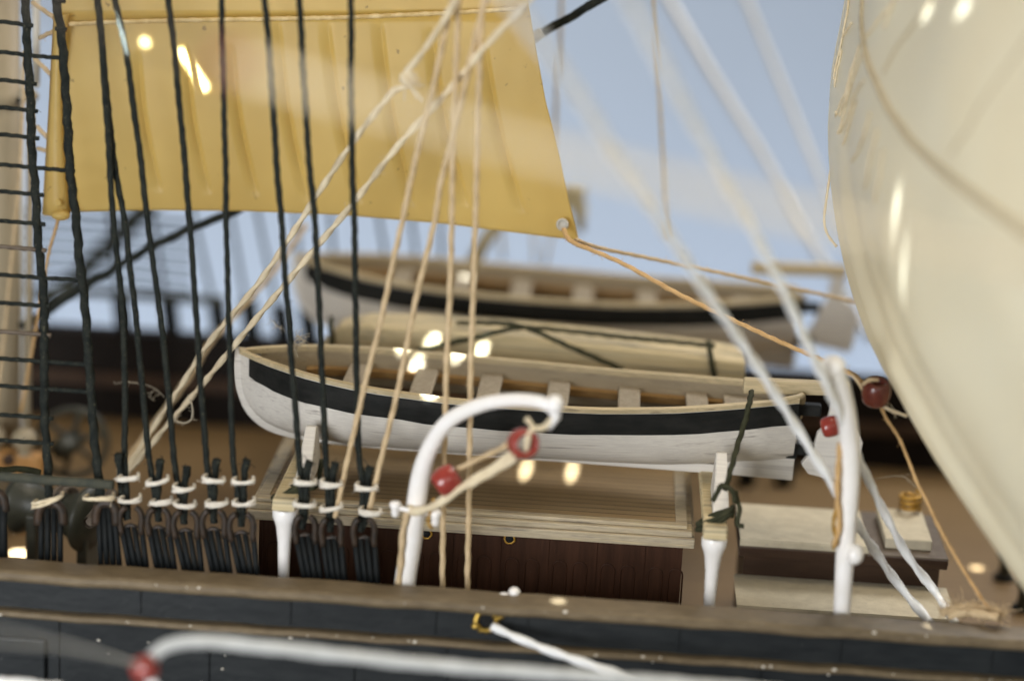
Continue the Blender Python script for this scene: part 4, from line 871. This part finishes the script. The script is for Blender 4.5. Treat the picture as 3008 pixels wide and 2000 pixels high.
# brass fairlead on the hull
fl = thing('fairlead', 'worn brass ring set in the dark hull below the rail', 'fairlead', P(1430, 1825, 26.12))
c = P(1428, 1822, 26.13); mb = MB(); mb.ring(c, (0.1, -1, .1), .125, .035, 30, 8, wob=.12)
mb.ball(P(1442, 1790, 26.1), .045, sx=1.4, sz=.7); mb.ball(P(1398, 1838, 26.1), .04, sx=1.5); mb.ball(P(1468, 1812, 26.1), .035, sx=1.6, sz=.6)
mb.build('ring', M['brass'], fl)
mb = MB(); mb.lathe(c+Vector((.02, .02, 0)), (0, -1, 0), [(0, 0), (.02, .10), (.0, .12)]); mb.build('opening', M['hole'], fl)
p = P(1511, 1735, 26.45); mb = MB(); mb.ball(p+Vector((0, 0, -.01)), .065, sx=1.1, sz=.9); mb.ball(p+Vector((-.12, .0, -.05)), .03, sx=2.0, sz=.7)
setp(mb.build('light_spot_blob', M['white']), 'small white blob for a light spot on the brown rail above the brass ring', 'light-spot blob')  # white bump modelled where a spot of light falls on the rail
# dust fibres
def fibre(pix, Y, label, r=.006, extra=6):
    mb = MB(); q = spline(wobble(spline(pl(pix, (Y, Y)), .08), .006), .04); mb.tube(q, r, 4); fuzz(mb, q, extra, .09, .003)
    setp(mb.build('dust_fibre', M['fibre']), label, 'fibre', 'loose dust fibres')
fibre([(336, 1128), (370, 1122), (420, 1130), (455, 1142), (482, 1168)], 29.6, 'long dust fibre caught between the left shrouds', r=.004, extra=6)
fibre([(455, 1142), (440, 1165), (455, 1176)], 29.6, 'short curled dust fibre below the long one between the left shrouds', r=.004, extra=4)
fibre([(860, 1005), (880, 992), (872, 985), (890, 1000), (878, 1010), (862, 1030), (868, 1020)], 29.1, 'grey lint tuft on the bow of the nearer boat', .008, 60)
fibre([(800, 940), (810, 955), (825, 965)], 29.8, 'faint dust fibre beside the far shrouds left of the upturned boat', extra=10)
fibre([(2560, 1410), (2600, 1400), (2655, 1400), (2690, 1430)], 27.4, 'thin dust fibre left of the tan rope above the cabin', .004, 4)

# ------------------------------------------------------------------ narrow spot lamps added for small light spots and gloss streaks
def spot_at(pix, Y, rad, power, src=(3.0, -4.5, 11.0), Z=None, blend=.5):
    p = P(*pix, Y) if Z is None else PZ(*pix, Z)
    d = Vector(src).length
    beam('light_beam', p+Vector(src), p, math.degrees(math.atan(rad/d)), power, blend=blend)
K = 75000
UP = (4.5, -7.0, 8.5)
spot_at((1270, 1005), 31.25, .07, K, UP)
spot_at((1412, 1030), 31.25, .06, K, UP)
spot_at((1340, 1045), 30.35, .06, K, UP)
spot_at((1180, 1025), 30.3, .05, K, UP)
spot_at((1218, 1080), 30.3, .06, K, UP)
spot_at((1335, 1125), 29.2, .07, K, UP)
spot_at((1265, 1155), 28.25, .05, K, UP)
spot_at((1355, 832), 35.9, .07, K, UP)
spot_at((1545, 1377), 0, .075, K*2.5, (-.3, -12, 2.3), Z=1.96)
spot_at((1680, 1384), 0, .075, K*2.5, (-.3, -12, 2.3), Z=1.96)
spot_at((1640, 1765), 0, .05, K*.5, (0, -7, 9.5), Z=1.54)
spot_at((60, 1625), 0, .20, K*2, (-3, 3.5, 11), Z=0.0)  # added lamp in place of the glossy deck's reflection
spot_at((2870, 1668), 0, .10, K, (-2, -5, 11), Z=0.0)
for px, py, rr in ((540, 160, .016), (556, 184, .022), (572, 209, .026), (588, 234, .022), (600, 254, .014)):
    spot_at((px, py), 30.25, rr, K*2, (-2.5, -10, 3.5), blend=1)
spot_at((432, 128), 30.25, .02, K*.8, (-2.5, -10, 3.5), blend=1)
for px, py, rr, sr in ((2632, 640, .035, (-2.4, -2.6, 11)), (2655, 850, .03, (-2.2, -2.5, 11))):  # spot lamps put in for the gloss streak on the sail folds
    q = on_rs_line([(px, py), (px+2, py+2)], 0, 2)[0]; beam('light_beam', q+Vector(sr), q, math.degrees(math.atan(rr/12)), K*.8, blend=1)
for px, py, rr in ((2830, 30, .03), (2725, 40, .025)):
    q = on_rs_line([(px, py), (px+2, py+2)], 0, 2)[0]; beam('light_beam', q+Vector((-4, -8, 9)), q, math.degrees(math.atan(rr/12.7)), K*.45, blend=1)
